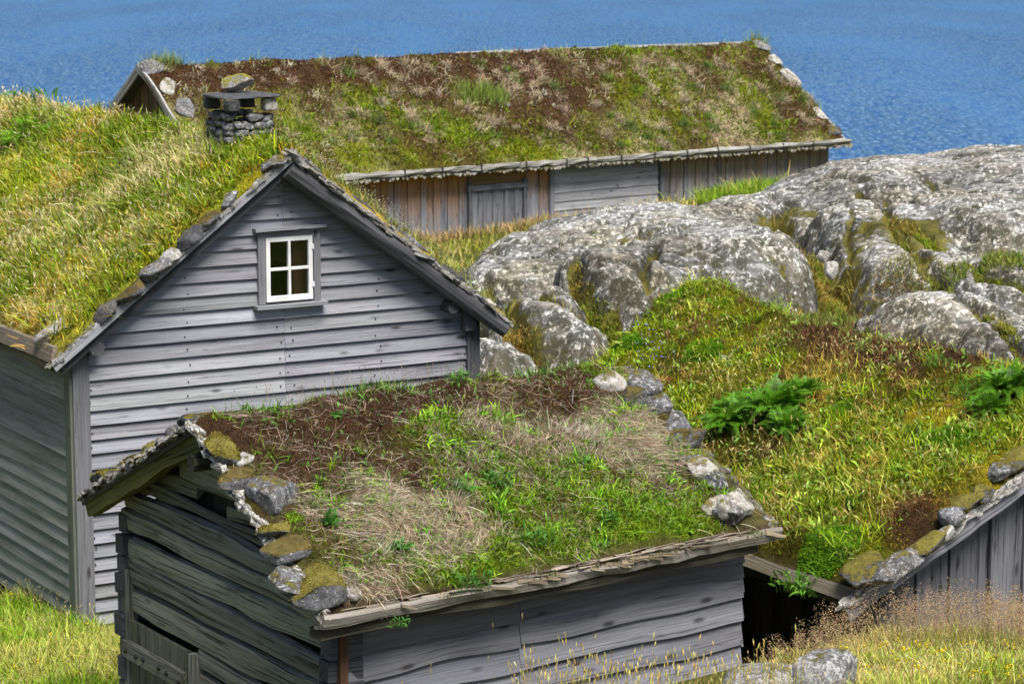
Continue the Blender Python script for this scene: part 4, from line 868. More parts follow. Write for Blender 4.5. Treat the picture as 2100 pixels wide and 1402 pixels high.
while z < 1.1:
    h = rng.uniform(.19, .27)
    if z < .37 < z + h: h = .37 - z + .001
    elif abs(z - .371) < .01: h = .15
    vrow = abs(z - .371) < .01; zc = z + h / 2; b0, b1 = brange(z + h * .8) if z > 0 else (0, bB)
    b0, b1 = max(b0, 0) , min(b1, bB)
    if z <= 0: b0, b1 = 0, bB + (.06 if row % 2 else .0)
    if b1 - b0 > .25:
        sp_ = [(b0, b1)]
        if zc < dtop: sp_ = [(b0, lo_b - .12), (hi_b + .12, b1)]
        elif vrow: sp_ = [(b0, vt[0]), (vb[0], b1)]
        for (s0, s1) in sp_:
            if s1 - s0 < .04: continue
            cc = DARK * rng.uniform(.75, 1.35) * np.array([1, rng.uniform(.98, 1.06), rng.uniform(.85, 1.05)])
            tl = rng.normal(0, .018); ft_ = .12 if vrow else .4 if z > .05 else 1.; secs = []; nn = 12; s_ = rng.random() * 50
            for i in range(nn + 1):
                t = i / nn; bb = s0 + (s1 - s0) * t; q = (vn(np.array([[bb * 1.7 + s_, 0, 0], [bb * 1.7 + s_, 9, 0], [bb * 2.3 + s_, 19, 0]])) - .5)
                base = g0_ + vC * bb; out = -nG * 1. if (nG @ X) > 0 else nG; hu, hd_ = h / 2 - .008 + q[0] * .05, h / 2 - .012 + q[1] * .05; zz_ = zc + tl * (t - .5) * 2
                secs.append([base + Zv * (zz_ + hu) + out * .0, base + Zv * (zz_ + hu * .82) + out * (.066 + q[2] * .03) * ft_, base + Zv * (zz_) + out * (.074 + q[2] * .03) * ft_, base + Zv * (zz_ - hd_ * .84) + out * (.062 + q[2] * .02) * ft_, base + Zv * (zz_ - hd_) + out * .0, base + Zv * zz_ - out * .08])
            mb.strip(secs, cc)
    z += h; row += 1
mb.build('log_wall', M_OLD, HC.e)
out = -nG if (nG @ X) > 0 else nG
# near-black backing behind the logs: interior darkness put into its colour, closing the joints
mb = MB(); q0 = g0_ - out * .10; secs = [[q0 + Zv * -2.5, q0 + Zv * .12, q0 + vC * .02 + Zv * .12, q0 + vC * .02 + Zv * -2.5]]
pts = [(0.02, -2.5), (.02, .05), (RC.w - WY, 1.0), (bB - .05, .02), (bB - .05, -2.5)]
mb.strip([[q0 + vC * b_ + Zv * z_ for b_, z_ in pts], [q0 - out * .03 + vC * b_ + Zv * z_ for b_, z_ in pts]], (.02, .018, .015)); mb.build('dark_backing', M_OLD, HC.e)
BLUE = np.array([.10, .10, .115])
for nm, bpos in (('log_end', bB - .06), ('log_end', .04)):
    z = -2.4; mb = MB()
    while z < -.02:
        h = rng.uniform(.17, .24); c_ = g0_ + vC * bpos + Zv * (z + h / 2); L1 = rng.uniform(.07, .15)
        mb.beam(c_ + out * L1, c_ - out * .2, vC * rng.uniform(.15, .19), Zv * (h - .02), BLUE * rng.uniform(.6, 1.2), n=3, wob=.012, edge=.12); z += h
    mb.build(nm, M_PLANK, HC.e)
mb = MB(); clap(mb, (0, WY, 0), X, -Y, -2.1, .02, lambda z: (gx0 + .04, gx1), .215, (.22, .22, .25), seg=14, wob=.028, out=.05, var=.14, jointx=gx0 + 1.75, topc=(-.75, -.05, (.075, .055, .038))); mb.build('board_wall', M_WOOD, HC.e)  # top rows: eave shade and browner sheltered wood put into the colour
mb = MB(); mb.beam((gx0 - .0, WY - .05, -2.3), (gx0 - .0, WY - .05, .0), (.07, 0, 0), (0, .06, 0), (.11, .055, .03), n=4, wob=.01); mb.build('corner_post', M_PLANK, HC.e)
mb = MB(); bw = WY + bB * vC[1]; clap(mb, (gx1, WY, 0), Y, X, -2.3, .1, lambda z: (0, bw - WY), .25, (.2, .2, .22), seg=4); clap(mb, (0, bw, 0), X, Y, -2.4, .05, lambda z: (gx0 + bB * vC[0], gx1), .25, (.2, .2, .22), seg=4)
pts = [(0., .05), (RC.w - WY, 1.0), (bB - .05, .02)]; q0 = np.array([gx1 - .03, WY, 0]); mb.strip([[q0 + vC * b_ + Zv * z_ for b_, z_ in pts], [q0 + X * .05 + vC * b_ + Zv * z_ for b_, z_ in pts]], (.15, .15, .16)); mb.build('rear_wall', M_WOOD, HC.e)
# door
def gq(b_, z_, o_=0.): return g0_ + vC * b_ + Zv * z_ + out * o_
mb = MB(); b_ = lo_b
while b_ < hi_b - .01:
    w_ = min(rng.uniform(.13, .19), hi_b - b_); mb.beam(gq(b_ + w_ / 2, -2.4, .075), gq(b_ + w_ / 2, dtop, .075), vC * (w_ - .006), out * .035, np.array([.17, .17, .125]) * rng.uniform(.85, 1.15), n=3); b_ += w_
dC = mb.build('door', M_OLD, HC.e)
zb_ = gb(330, 1350)[1]
mb = MB(); mb.beam(gq(lo_b + .05, zb_, .12), gq(hi_b + .07, zb_, .12), Zv * .15, out * .055, (.20, .20, .16), n=4, edge=.04); mb.build('batten', M_OLD, dC)
for t in (.06, .24, .36, .62, .75, .95):
    b_ = hi_b + .05 + (lo_b - hi_b - .02) * t; v_, t_ = stone_mesh((.045, .045, .045), 7, 2, cuts=0, amp=.02); mkobj('stud', v_ + gq(b_, zb_ + rng.normal(0, .01), .15), None, M_IRON, dC, tri=t_, smooth=True)
mb = MB(); mb.beam(gq(lo_b - .07, -2.4, .06), gq(lo_b - .07, dtop + .0, .06), vC * .11, out * .10, DARK * 1.3, n=3, wob=.006); mb.build('door_post', M_OLD, HC.e); mb = MB(); mb.beam(gq(hi_b + .07, -2.4, .06), gq(hi_b + .07, dtop + .45, .06), vC * .12, out * .10, DARK * 1.2, n=3, wob=.01); mb.build('door_post', M_OLD, HC.e)
deck(RC, .05)
# eave beam, rakes, purlins
mb = MB(); secs = []; N_ = 40; s_ = 3.3
for i in range(N_ + 1):
    t = i / N_; x = -.0 + 4.70 * t; q = fbm(np.array([[x * 2.2, 1, 0], [x * 2.2, 8, 0], [x * 5, 15, 0], [x * 4, 25, 0]]), 3, 4) - .5; dz_ = -.018 * math.sin(math.pi * t)
    d_ = .0 if 0 < i < N_ else 0
    ft = -.035 + q[0] * .09 * (1 if .28 < t < .8 else .3); secs.append([(x, .13, .075 + dz_), (x, ft, .105 + q[2] * .05 + dz_), (x, ft - .012, .075 + q[2] * .03 + dz_), (x, -.015 + q[1] * .04, .0 + q[3] * .05 + dz_), (x, .11, -.02 + dz_)])
mb.strip(secs, (.33, .30, .265)); mb.build('eave_beam', M_RAGGED, HC.e)
mb = MB()
for k in range(90):
    x = rng.uniform(.1, 4.45) if k < 30 else np.clip(rng.normal(2.6, .8), .2, 4.4); l_ = rng.uniform(.08, .5); y_ = rng.uniform(-.05, .06); z_ = .105 + rng.uniform(-.005, .02); g_ = rng.uniform(.5, 1.2)
    mb.beam((x, y_, z_), (x + l_, y_ + rng.normal(0, .015), z_ + rng.normal(0, .012)), (0, rng.uniform(.006, .024), rng.normal(0, .004)), (0, 0, .006), np.array((.42, .35, .28)) * g_, n=3, wob=.006, taper=.6)
for k in range(26):
    x = np.clip(rng.normal(2.7, 1.), .2, 4.5); l_ = rng.uniform(.06, .25); mb.beam((x, -.045, .085), (x + l_, -.06, .085 - rng.uniform(.0, .06)), (0, .01, rng.uniform(.02, .045)), (0, .008, 0), np.array((.30, .24, .17)) * rng.uniform(.4, 1.2), n=3, wob=.008, taper=.5)
mb.build('torn_bark', M_RAGGED, HC.e)
tm = TM()
for k in range(26):
    x = rng.uniform(.2, 4.5); m_ = 70; c_ = np.array([x, rng.uniform(-.04, .08), .09]) + rng.normal(0, 1, (m_, 3)) * [.05, .02, .012]; tm.blades(c_, upv(m_, -Y - Zv * .6, .5), .02, .006, jit((.16, .14, .02) if k % 2 else (.12, .17, .02), m_, .3, .1))
tag(tm.build('moss_cover', M_VEG, HC.e), kind='stuff')
mb = MB(); mb.beam((.02, .10, -.055), (4.5, .10, -.055), (0, .14, 0), (0, 0, .08), (.08, .07, .05), n=14, wob=.02, edge=.2); mb.build('wall_plate', M_OLD, HC.e)
rake(HC, RC, .12, 2.25, 4.62, .14, .11, (.17, .16, .05), name='barge_log', mat=M_OLD, dz=-.03, wob=.02, edge=.15)
rake(HC, RC, .16, .05, 2.22, .09, .08, (.09, .085, .06), name='barge_log', mat=M_OLD, dz=-.03)
for b_, z_ in ((1.86, .86),):
    mb = MB(); c_ = gq(b_, z_); mb.log(c_ + out * .34, c_ - out * .3, .075, (.06, .055, .045), n=3, k=10); mb.build('purlin', M_OLD, HC.e)
flakes(RC, .02, 0.0, 2.24, 190, .085, jitter=.025, layers=4, mat=M_PBARK, wide=2.); flakes(RC, .04, 2.2, 4.66, 150, .085, jitter=.03, layers=4, mat=M_BARK, name='bark_edging'); flakes(RC, 4.66, 0, 2.24, 70, .08, jitter=.02, layers=3, name='bark_edging')
BC = blobs(RC, [(540, 880, 120, 55, 'brown', .75), (620, 930, 110, 60, 'brown', .75), (760, 850, 140, 45, 'brown', .6), (900, 815, 140, 30, 'brown', .45), (1150, 800, 90, 45, 'brown', .7), (1040, 790, 60, 25, 'brown', .3), (1330, 920, 90, 60, 'straw', .35), (1230, 870, 120, 50, 'straw', .4),
               (690, 1010, 70, 35, 'dkmoss', .6), (740, 1060, 60, 40, 'dkmoss', .3), (1120, 1035, 150, 45, 'moss', .55), (1020, 1020, 60, 40, 'green', .5), (1060, 1150, 170, 60, 'green', .55), (1340, 1050, 150, 60, 'green', .45), (1380, 1100, 120, 50, 'green', .4), (920, 1170, 60, 40, 'green', .35), (1190, 970, 60, 25, 'green', .3),
               (820, 1060, 100, 60, 'straw', .4), (880, 1110, 90, 60, 'straw', .5), (700, 1080, 60, 50, 'straw', .45), (980, 1080, 60, 60, 'straw', .35), (760, 1190, 100, 40, 'straw', .35), (1190, 1170, 60, 40, 'straw', .3), (1000, 880, 120, 60, 'straw', .2), (870, 930, 100, 50, 'dkmoss', .2), (1090, 880, 60, 50, 'green', .15), (830, 960, 70, 25, 'brown', .3), (720, 1240, 60, 25, 'brown', .2)])
FC = Field({'brown': .50, 'dkmoss': .40, 'moss': .30, 'green': .29, 'straw': .40}, .8, 1.9, BC, 601)
turf(RC, FC, .03)
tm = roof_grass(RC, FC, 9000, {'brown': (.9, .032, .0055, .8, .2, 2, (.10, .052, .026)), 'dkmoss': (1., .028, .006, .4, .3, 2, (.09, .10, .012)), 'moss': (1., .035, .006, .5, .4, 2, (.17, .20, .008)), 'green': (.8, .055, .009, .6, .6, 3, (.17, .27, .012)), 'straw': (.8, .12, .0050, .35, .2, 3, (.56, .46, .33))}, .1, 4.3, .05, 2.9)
n = 2600; e = rng.uniform(.3, 4.4, n); f = rng.uniform(.3, 2.2, n); u_ = rng.normal(size=(n, 3)); u_ -= (u_ @ RC.n1)[:, None] * RC.n1 * .85; u_ /= np.linalg.norm(u_, axis=1)[:, None]
tm.blades(surf(RC, e, f) + RC.n1 * .035, u_, rng.uniform(.05, .2, n), .0032, jit((.50, .40, .29), n, .35, .08), bend=.4, seg=3)
n = 5200; e = rng.uniform(.3, 4.5, n); f = rng.uniform(.2, 2.3, n); k = FC.pick(e, f, .2); k = (k == 3) | (rng.random(n) < .10); e, f = e[k], f[k]; n = len(e)   # broad green leaves
tm.blades(surf(RC, e, f), upv(n, nrm(RC.n1 + Zv), .45), rng.uniform(.035, .10, n), .020, jit((.09, .21, .03), n, .25, .1), bend=.5, seg=3, leaf=True, tip=1.3)
tufts(tm, RC, FC, ['green', 'moss'], 330, 26, .085, .010, (.20, .34, .015), (.15, 4.5), (.05, 2.3)); tufts(tm, RC, FC, ['green', 'moss', 'straw'], 200, 24, .075, .020, (.18, .34, .03), (.2, 4.4), (.08, 2.2), leaf=True, spread=.7)
tufts(tm, RC, FC, ['straw'], 120, 40, .11, .0045, (.62, .52, .38), (.3, 4.1), (.1, 2.0), vert=.0, spread=.5, droop=.2); tufts(tm, RC, FC, ['brown', 'dkmoss', 'straw'], 160, 22, .06, .008, (.22, .20, .06), (.3, 4.4), (.1, 2.2))
n = 900; e = rng.uniform(.4, 4.5, n); f = np.clip(rng.normal(2.25, .1, n), 0, 2.6); k = vn(np.c_[e * 3, f * 0], 4) > .5; e, f = e[k], f[k]; n = len(e); tm.blades(surf(RC, e, f), upv(n, Zv, .4), rng.uniform(.05, .16, n), .012, jit((.11, .23, .03), n, .3, .1), bend=.5, seg=3, leaf=True); 
n = 200; e = rng.uniform(.3, 4.4, n); f = rng.normal(2.3, .08, n); seedheads(tm, surf(RC, e, f), upv(n, Zv, .2), rng.uniform(.1, .28, n), (.3, .25, .12), (.4, .3, .18), .03, .006)
n = 1100; e = rng.uniform(.5, 4.3, n); f = rng.uniform(.2, 2., n); k = fbm(np.c_[e, f] * 2.4, 66) > .56; e, f = e[k], f[k]; n = len(e); h_ = rng.uniform(.06, .18, n); pp = surf(RC, e, f); tm.blades(pp, upv(n, Zv, .2), h_, .0035, jit((.2, .25, .08), n, .2), bend=.1); tm.bits(pp + Zv * (h_ + .0)[:, None] + rng.normal(0, .012, (n, 3)), .010, jit((.75, .75, .68), n, .15, .03))
tag(tm.build('grass', M_VEG, HC.e), kind='stuff')
G1 = 'stones along the left verge of the log hut roof'; G2 = 'stones along the right verge of the log hut roof'
for k, (x, y, d, mt, lb, rt) in enumerate([
        (452, 915, (0.29, 0.48, 0.16), M_ST_MOSS, 'long stone capped with yellow moss at the gable peak of the log hut', .1), (482, 972, (0.39, 0.27, 0.13), M_ST_BROWN, 'dark moss-brown slab between the yellow-capped and the craggy stone of the log hut', .1), (507, 940, (0.22, 0.18, 0.15), M_ST_PALE, 'rounded cream stone near the peak of the log hut beside the brown moss', 0),
        (556, 1012, (0.52, 0.48, 0.25), M_ST_GREY, 'biggest craggy lichen-grey stone on the log hut verge', .2), (585, 1077, (0.52, 0.16, 0.12), M_ST_MOSS, 'flat slab with mustard moss under the craggy grey stone of the log hut', .1),
        (590, 1128, (0.52, 0.28, 0.16), M_ST_BROWN, 'brown mossy oval stone beside the white flowers on the log hut', .15), (602, 1190, (0.36, 0.39, 0.16), M_ST_GREY, 'pale grey stone with dark blotches on the log hut verge', .2),
        (672, 1248, (0.47, 0.46, 0.22), M_ST_MOSS, 'mossy slab at the front eave corner of the log hut beside the bleached beam', 0), (738, 1240, (0.17, 0.30, 0.12), M_ST_PALE, 'tan wedge stone leaning on the mossy corner slab of the log hut', .5)]):
    roof_stone(RC, x, y, d, mt, 140 + k, lb, rot=rt, group=G1)
for k, (ff, d, mt, lb) in enumerate([(2.5, (.36, .34, .16), M_ST_DARK, 'dark slate just behind the peak of the log hut'), (2.95, (.3, .42, .15), M_ST_GREY, 'grey round-backed stone on the rear slope of the log hut'), (3.45, (.26, .3, .16), M_ST_MOSS, 'moss-crested stone half way down the rear verge of the log hut'), (3.9, (.3, .36, .16), M_ST_BROWN, 'brown mossy stone low on the rear verge of the log hut'), (4.4, (.3, .36, .15), M_ST_MOSS, 'square mossy stone at the rear eave end of the log hut')]):
    roof_stone(RC, 0, 0, d, mt, 160 + k, lb, back=(.22, ff), group=G1)
for k, (x, y, d, mt, lb, rt) in enumerate([
        (1255, 790, (0.34, 0.34, 0.18), M_ST_PALE, 'white-topped stone at the right end of the hut ridge beside the brown moss', 0), (1318, 800, (0.34, 0.34, 0.20), M_ST_GREY, 'grey stone with moss tuft right of the white-topped one on the hut ridge', .2),
        (1345, 838, (0.31, 0.25, 0.18), M_ST_GREY, 'second grey stone down the right verge of the log hut', 0), (1362, 866, (0.29, 0.16, 0.12), M_ST_BROWN, 'thin brown stone on the right verge of the log hut', .1), (1412, 903, (0.45, 0.25, 0.19), M_ST_BROWN, 'largest mossy brown stone on the right verge of the log hut', .1),
        (1420, 948, (0.40, 0.16, 0.12), M_ST_GREY, 'dark flat stone beneath the largest mossy one on the right verge of the log hut', 0), (1468, 995, (0.25, 0.28, 0.15), M_ST_GREY, 'smooth grey stone at mid right verge of the log hut', .3), (1478, 1040, (0.38, 0.21, 0.16), M_ST_PALE, 'whitish stone below the smooth grey one on the right verge of the log hut', .1),
        (1298, 826, (.34, .30, .2), M_ST_BROWN, 'low brown stone inside the two grey ones near the right ridge end of the hut', .3), (1392, 880, (.34, .26, .2), M_ST_GREY, 'grey stone above the largest mossy brown one on the right hut verge', .2),
        (1442, 972, (.34, .26, .2), M_ST_PALE, 'pale stone between the flat one and the smooth grey one on the right hut verge', -.2), (1505, 1062, (.32, .30, .2), M_ST_GREY, 'grey stone touching the upper side of the big white corner stone of the hut', .4),
        (1538, 1083, (0.43, 0.30, 0.22), M_ST_PALE, 'big white stone with black lichen at the right eave corner of the log hut', .1)]):
    roof_stone(RC, x, y, d, mt, 180 + k, lb, rot=rt, group=G2, lift=.045)
def on(roof, x, y, h=.0):
    e_, f_ = roof.px(x, y); return roof.H.W(roof.pos(np.array([e_]), np.array([f_]), roof.turf_h(np.array([[e_]]), np.array([[f_]]))[0] + h)[0])
nC = HC.M @ nrm(RC.n1 + Zv * .8)
frond_plant('fern', 'small upright fern on the log hut roof beside the mossy verge stones', 'fern', on(RC, 672, 1085), nC, .17, 13, (.06, .22, .02), 'ferns on the turf roofs', spread=.6)
for k, (x, y, sz, nl, st_, lb) in enumerate([
        (820, 1145, .12, 60, 1, 'rounded bright leafy plant amid dead straw on the hut roof'), (1020, 1005, .15, 90, 2, 'broad-leaved light green herb above the moss patch on the hut roof'), (938, 1022, .12, 60, 1, 'leafy plant on the combed straw in the middle of the hut roof'),
        (1100, 1110, .16, 90, 3, 'bushy green herb near the hut eave, left of centre'), (960, 1180, .16, 90, 3, 'low bushy herb above the eave beam near the straw clump of the hut'), (1200, 965, .10, 50, 1, 'small leafy rosette under the dry grass at the right of the hut roof'),
        (1245, 1070, .10, 50, 1, 'light green rosette in the lower right of the hut roof'), (690, 848, .07, 30, 1, 'tiny leafy sprig alone in the brown moss near the hut ridge'), (940, 780, .13, 60, 3, 'leafy tuft on the hut ridge in front of the clapboard corner post'),
        (1190, 858, .06, 26, 1, 'little green rosette below the hut ridge at the right'), (820, 1255, .09, 50, 2, 'green tuft hanging over the hut eave beam at its left end')]):
    leafy_plant('leafy_herb', lb, 'plant', on(RC, x, y), nC, sz, nl, (.085, .23, .035), 'leafy herbs on the log hut roof', stems=st_)

# ================================================================ plank barn at the right
E1 = P(1533, 1167, 23); uE = vpd(-2460); nE = np.cross(uE, Zv); EN = hit(1748, 1238, E1, nE)
HE = House('plank_barn', EN, np.cross(uE, Zv), 'dark vertical-plank barn with lush mossy fern-grown roof at the right', 'barn')
RE = Roof(HE, (0, 0, .04), Y, X, 6.6, 3.2, 1.34, 3.2, .20); RE.hump = (6.0, 2.9, .7, .9, .27)
mb = MB(); zr_ = lambda x: min(float(RE.z(np.array(x))) - .06, 1.5)
vplanks(mb, (0, .30, 0), X, -Y, .62, 5.9, -1.6, zr_, .20, (.155, .155, .175), thick=.03, var=.22, nz=8); mb.build('plank_wall', M_PLANK, HE.e)
mb = MB(); vplanks(mb, (.55, .30, 0), Y, -X, 0, 6.1, -1.6, lambda y: .2, .22, (.035, .028, .02), thick=.03); mb.build('side_wall', M_PLANK, HE.e)  # near-black planks: shade under the eave put into their colour
mb = MB(); vplanks(mb, (5.85, .3, 0), Y, X, 0, 6.1, -1.6, lambda y: .2, .4, (.12, .12, .13)); vplanks(mb, (0, 6.4, 0), X, Y, .55, 5.85, -1.6, zr_, .4, (.12, .12, .13)); mb.build('rear_wall', M_PLANK, HE.e)
mb = MB(); mb.beam((.50, .20, -.22), (.50, .5, -.22), (.2, 0, 0), (0, 0, .22), (.10, .10, .12), n=1, wob=.004); mb.build('log_end', M_PLANK, HE.e)
mb = MB(); mb.beam((.64, .255, -1.6), (.64, .255, .2), (.10, 0, 0), (0, .05, 0), (.14, .14, .16), n=4); mb.build('corner_board', M_PLANK, HE.e)
deck(RE, .05)
rake(HE, RE, .0, -.08, 3.2, .12, .035, (.27, .27, .31), dz=-.035, mat=M_PLANK, n=24, wob=.008, edge=.16); rake(HE, RE, 6.55, 0, 3.2, .1, .04, (.2, .2, .2), dz=.02); rake(HE, RE, .05, 3.2, 6.3, .11, .035, (.2, .2, .2), dz=-.005)
mb = MB(); mb.beam((.0, .02, .075), (0., 6.5, .075), (.05, 0, .11), (.045, 0, -.02), (.22, .19, .15), n=14, wob=.014, edge=.15); mb.beam((.06, .05, -.01), (.06, 6.5, -.01), (.12, 0, 0), (0, 0, .07), (.05, .045, .03), n=10, wob=.01, edge=.2); mb.build('eave_board', M_RAGGED, HE.e)
tm = TM(); n = 4200; yy = rng.uniform(1.0, 4.6, n); k = vn(np.c_[yy * 1.6, yy * 0], 3) + rng.normal(0, .1, n) > .42; yy = yy[k]; n = len(yy)
tm.blades(np.c_[rng.uniform(.06, .45, n), yy, np.full(n, .02) - rng.random(n) * .12], upv(n, -Zv, .3), rng.uniform(.03, .08, n), .014, jit((.05, .055, .012), n, .3, .1)); tag(tm.build('hanging_moss', M_VEG, HE.e), kind='stuff')
flakes(RE, -.015, -.06, 3.2, 240, .085, jitter=.022, layers=4, up=-.01, wide=3.6, mat=M_PBARK, nj=.06)
BE = blobs(RE, [(1560, 870, 130, 70, 'moss', .2), (1450, 740, 80, 40, 'moss', .6), (1290, 720, 60, 30, 'lime', .5), (1720, 830, 50, 30, 'moss', .6), (1380, 640, 80, 40, 'brown', .35), (1800, 720, 150, 30, 'brown', .6), (1950, 700, 100, 25, 'brown', .4), (1850, 760, 60, 25, 'brown', .35), (1900, 860, 100, 50, 'ymoss', .6), (1960, 920, 70, 40, 'ymoss', .4), (1500, 880, 60, 60, 'moss', .3),
               (1720, 1120, 70, 50, 'moss', .8), (1740, 1160, 60, 25, 'moss', .5), (1600, 1030, 120, 80, 'green', .25), (1750, 960, 130, 60, 'gold', .35), (1900, 1000, 70, 50, 'moss', .4), (1860, 1080, 50, 40, 'brown', .45), (1820, 1170, 100, 20, 'ymoss', .6), (1700, 1200, 80, 25, 'ymoss', .4), (2050, 960, 60, 30, 'ymoss', .5), (1820, 990, 60, 50, 'gold', .2), (1600, 780, 80, 30, 'brown', .15), (1570, 920, 70, 30, 'dkmoss', .5), (1250, 760, 60, 30, 'gold', .3)])
FE = Field({'green': .46, 'ymoss': .37, 'moss': .47, 'gold': .27, 'brown': .36, 'dkmoss': .42, 'lime': .36}, 1.25, .95, BE, 801)
turf(RE, FE, .04, shade=.72)
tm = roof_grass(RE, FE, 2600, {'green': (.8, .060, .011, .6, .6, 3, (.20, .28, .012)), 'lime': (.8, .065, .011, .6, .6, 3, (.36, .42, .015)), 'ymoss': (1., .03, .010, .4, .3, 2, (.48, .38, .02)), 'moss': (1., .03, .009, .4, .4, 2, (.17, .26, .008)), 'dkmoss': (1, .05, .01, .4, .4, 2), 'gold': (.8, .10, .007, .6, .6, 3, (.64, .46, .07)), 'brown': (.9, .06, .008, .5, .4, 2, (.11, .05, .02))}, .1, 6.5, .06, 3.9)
n = 9000; e = rng.uniform(.02, .5, n); f = rng.uniform(.03, 3.2, n); tm.blades(surf(RE, e, f), upv(n, nrm(RE.n1 + Zv), .5), rng.uniform(.015, .04, n), .009, jit(np.where((fbm(np.c_[e, f] * 3, 6) > .52)[:, None], (.42, .33, .02), (.16, .13, .03)), n, .35, .12), bend=.4)
n = 3600; e = rng.uniform(.2, 6.3, n); f = rng.uniform(.1, 3.2, n); k = fbm(np.c_[e, f] * 1.1, 17) + rng.normal(0, .08, n) > .5; e, f = e[k], f[k]; n = len(e)
seedheads(tm, surf(RE, e, f), upv(n, nrm([.1, -.1, 1]), .3), rng.uniform(.12, .28, n), (.42, .36, .10), (.75, .62, .26), .05, .011, .5)
n = 5000; e = rng.uniform(.2, 6.5, n); f = rng.uniform(.1, 3.9, n); k = fbm(np.c_[e, f] * 2.3, 27) > .5; e, f = e[k], f[k]; n = len(e)
tm.blades(surf(RE, e, f) + Zv * rng.uniform(0, .08, n)[:, None], upv(n, Zv, .7), rng.uniform(.04, .09, n), .026, jit((.20, .30, .05), n, .4, .12), bend=.5, seg=3, leaf=True, tip=1.3)
n = 500; e = rng.uniform(.2, 6.5, n); f = rng.uniform(2.3, 3.6, n); panicles(tm, surf(RE, e, f), upv(n, Zv, .25), rng.uniform(.12, .26, n), (.26, .13, .07), 14, .03, .12, .006)
tufts(tm, RE, FE, ['green', 'lime', 'moss'], 420, 30, .12, .011, (.25, .34, .012), (.1, 6.4), (.1, 3.7)); tufts(tm, RE, FE, ['gold', 'ymoss', 'green'], 170, 24, .13, .008, (.58, .45, .10), (.1, 6.4), (.1, 3.7)); tufts(tm, RE, FE, ['green', 'gold', 'lime'], 240, 18, .10, .030, (.26, .36, .04), (.1, 6.4), (.1, 3.7), leaf=True, spread=.8); tufts(tm, RE, FE, ['brown', 'gold', 'ymoss', 'dkmoss'], 240, 26, .09, .008, (.26, .13, .06), (.1, 6.4), (.1, 3.7))
n = 60; q = np.array([on(RE, 1330 + rng.normal(0, 25), 745 + rng.normal(0, 22)) for _ in range(n)]); tm.bits(HE.Lc(q) + Zv * .14, .022, jit((.35, .38, .75), n, .1, .05))
tag(tm.build('grass', M_VEG, HE.e), kind='stuff')
nE_ = HE.M @ nrm(RE.n1 + Zv)
for k, (x, y, sz, nf, lb) in enumerate([(1590, 850, .42, 46, 'largest dark green fern clump in the middle of the lush barn roof'), (1500, 890, .34, 30, 'fern clump touching the left side of the largest one on the lush barn roof'), (1640, 815, .30, 26, 'fern behind and right of the largest clump on the lush barn roof'),
        (1545, 835, .32, 28, 'fern clump behind the left half of the largest one on the lush barn roof'), (1620, 885, .28, 24, 'low fern clump under the right front of the largest one on the lush barn roof'),
        (2070, 800, .36, 32, 'fern clump at the right edge of the photo on the lush barn roof'), (2030, 840, .26, 20, 'low fern on the left foot of the right-edge fern clump')]):
    frond_plant('fern', lb, 'fern', on(RE, x, y, -.02), nE_, sz * 1.25, int(nf * 2.2), (.10, .25, .012), 'ferns on the turf roofs', spread=.85)
for k, (x, y, sz, nl, lb) in enumerate([(1640, 1170, .22, 90, 'bright broad-leaved herb at the eave of the lush barn near the hut corner'), (1490, 755, .12, 30, 'pale grey-white dried flower plant on the lush barn roof above the hut'), (1925, 760, .16, 120, 'spiky bright green tuft on the right of the lush barn roof'), (1640, 655, .13, 50, 'leafy herb on the top of the lush barn ridge'), (1770, 730, .14, 50, 'light leafy herb in the brown patch of the lush barn roof'), (1740, 1150, .12, 34, 'pale leafed sprig on the vivid moss cushion of the lush barn roof'),
        (1980, 800, .2, 120, 'tall grassy tuft left of the right-edge fern clump')]):
    cc = (.55, .55, .5) if k == 1 else ((.12, .28, .03) if k in (0, 2, 6) else (.26, .33, .08)); leafy_plant('leafy_herb', lb, 'plant', on(RE, x, y), nE_, sz, nl, cc, 'herbs on the lush barn roof', stems=3 if k != 0 else 2, wide=.1 if k in (2, 6) else .25, spread=.4 if k in (2, 6) else .7)
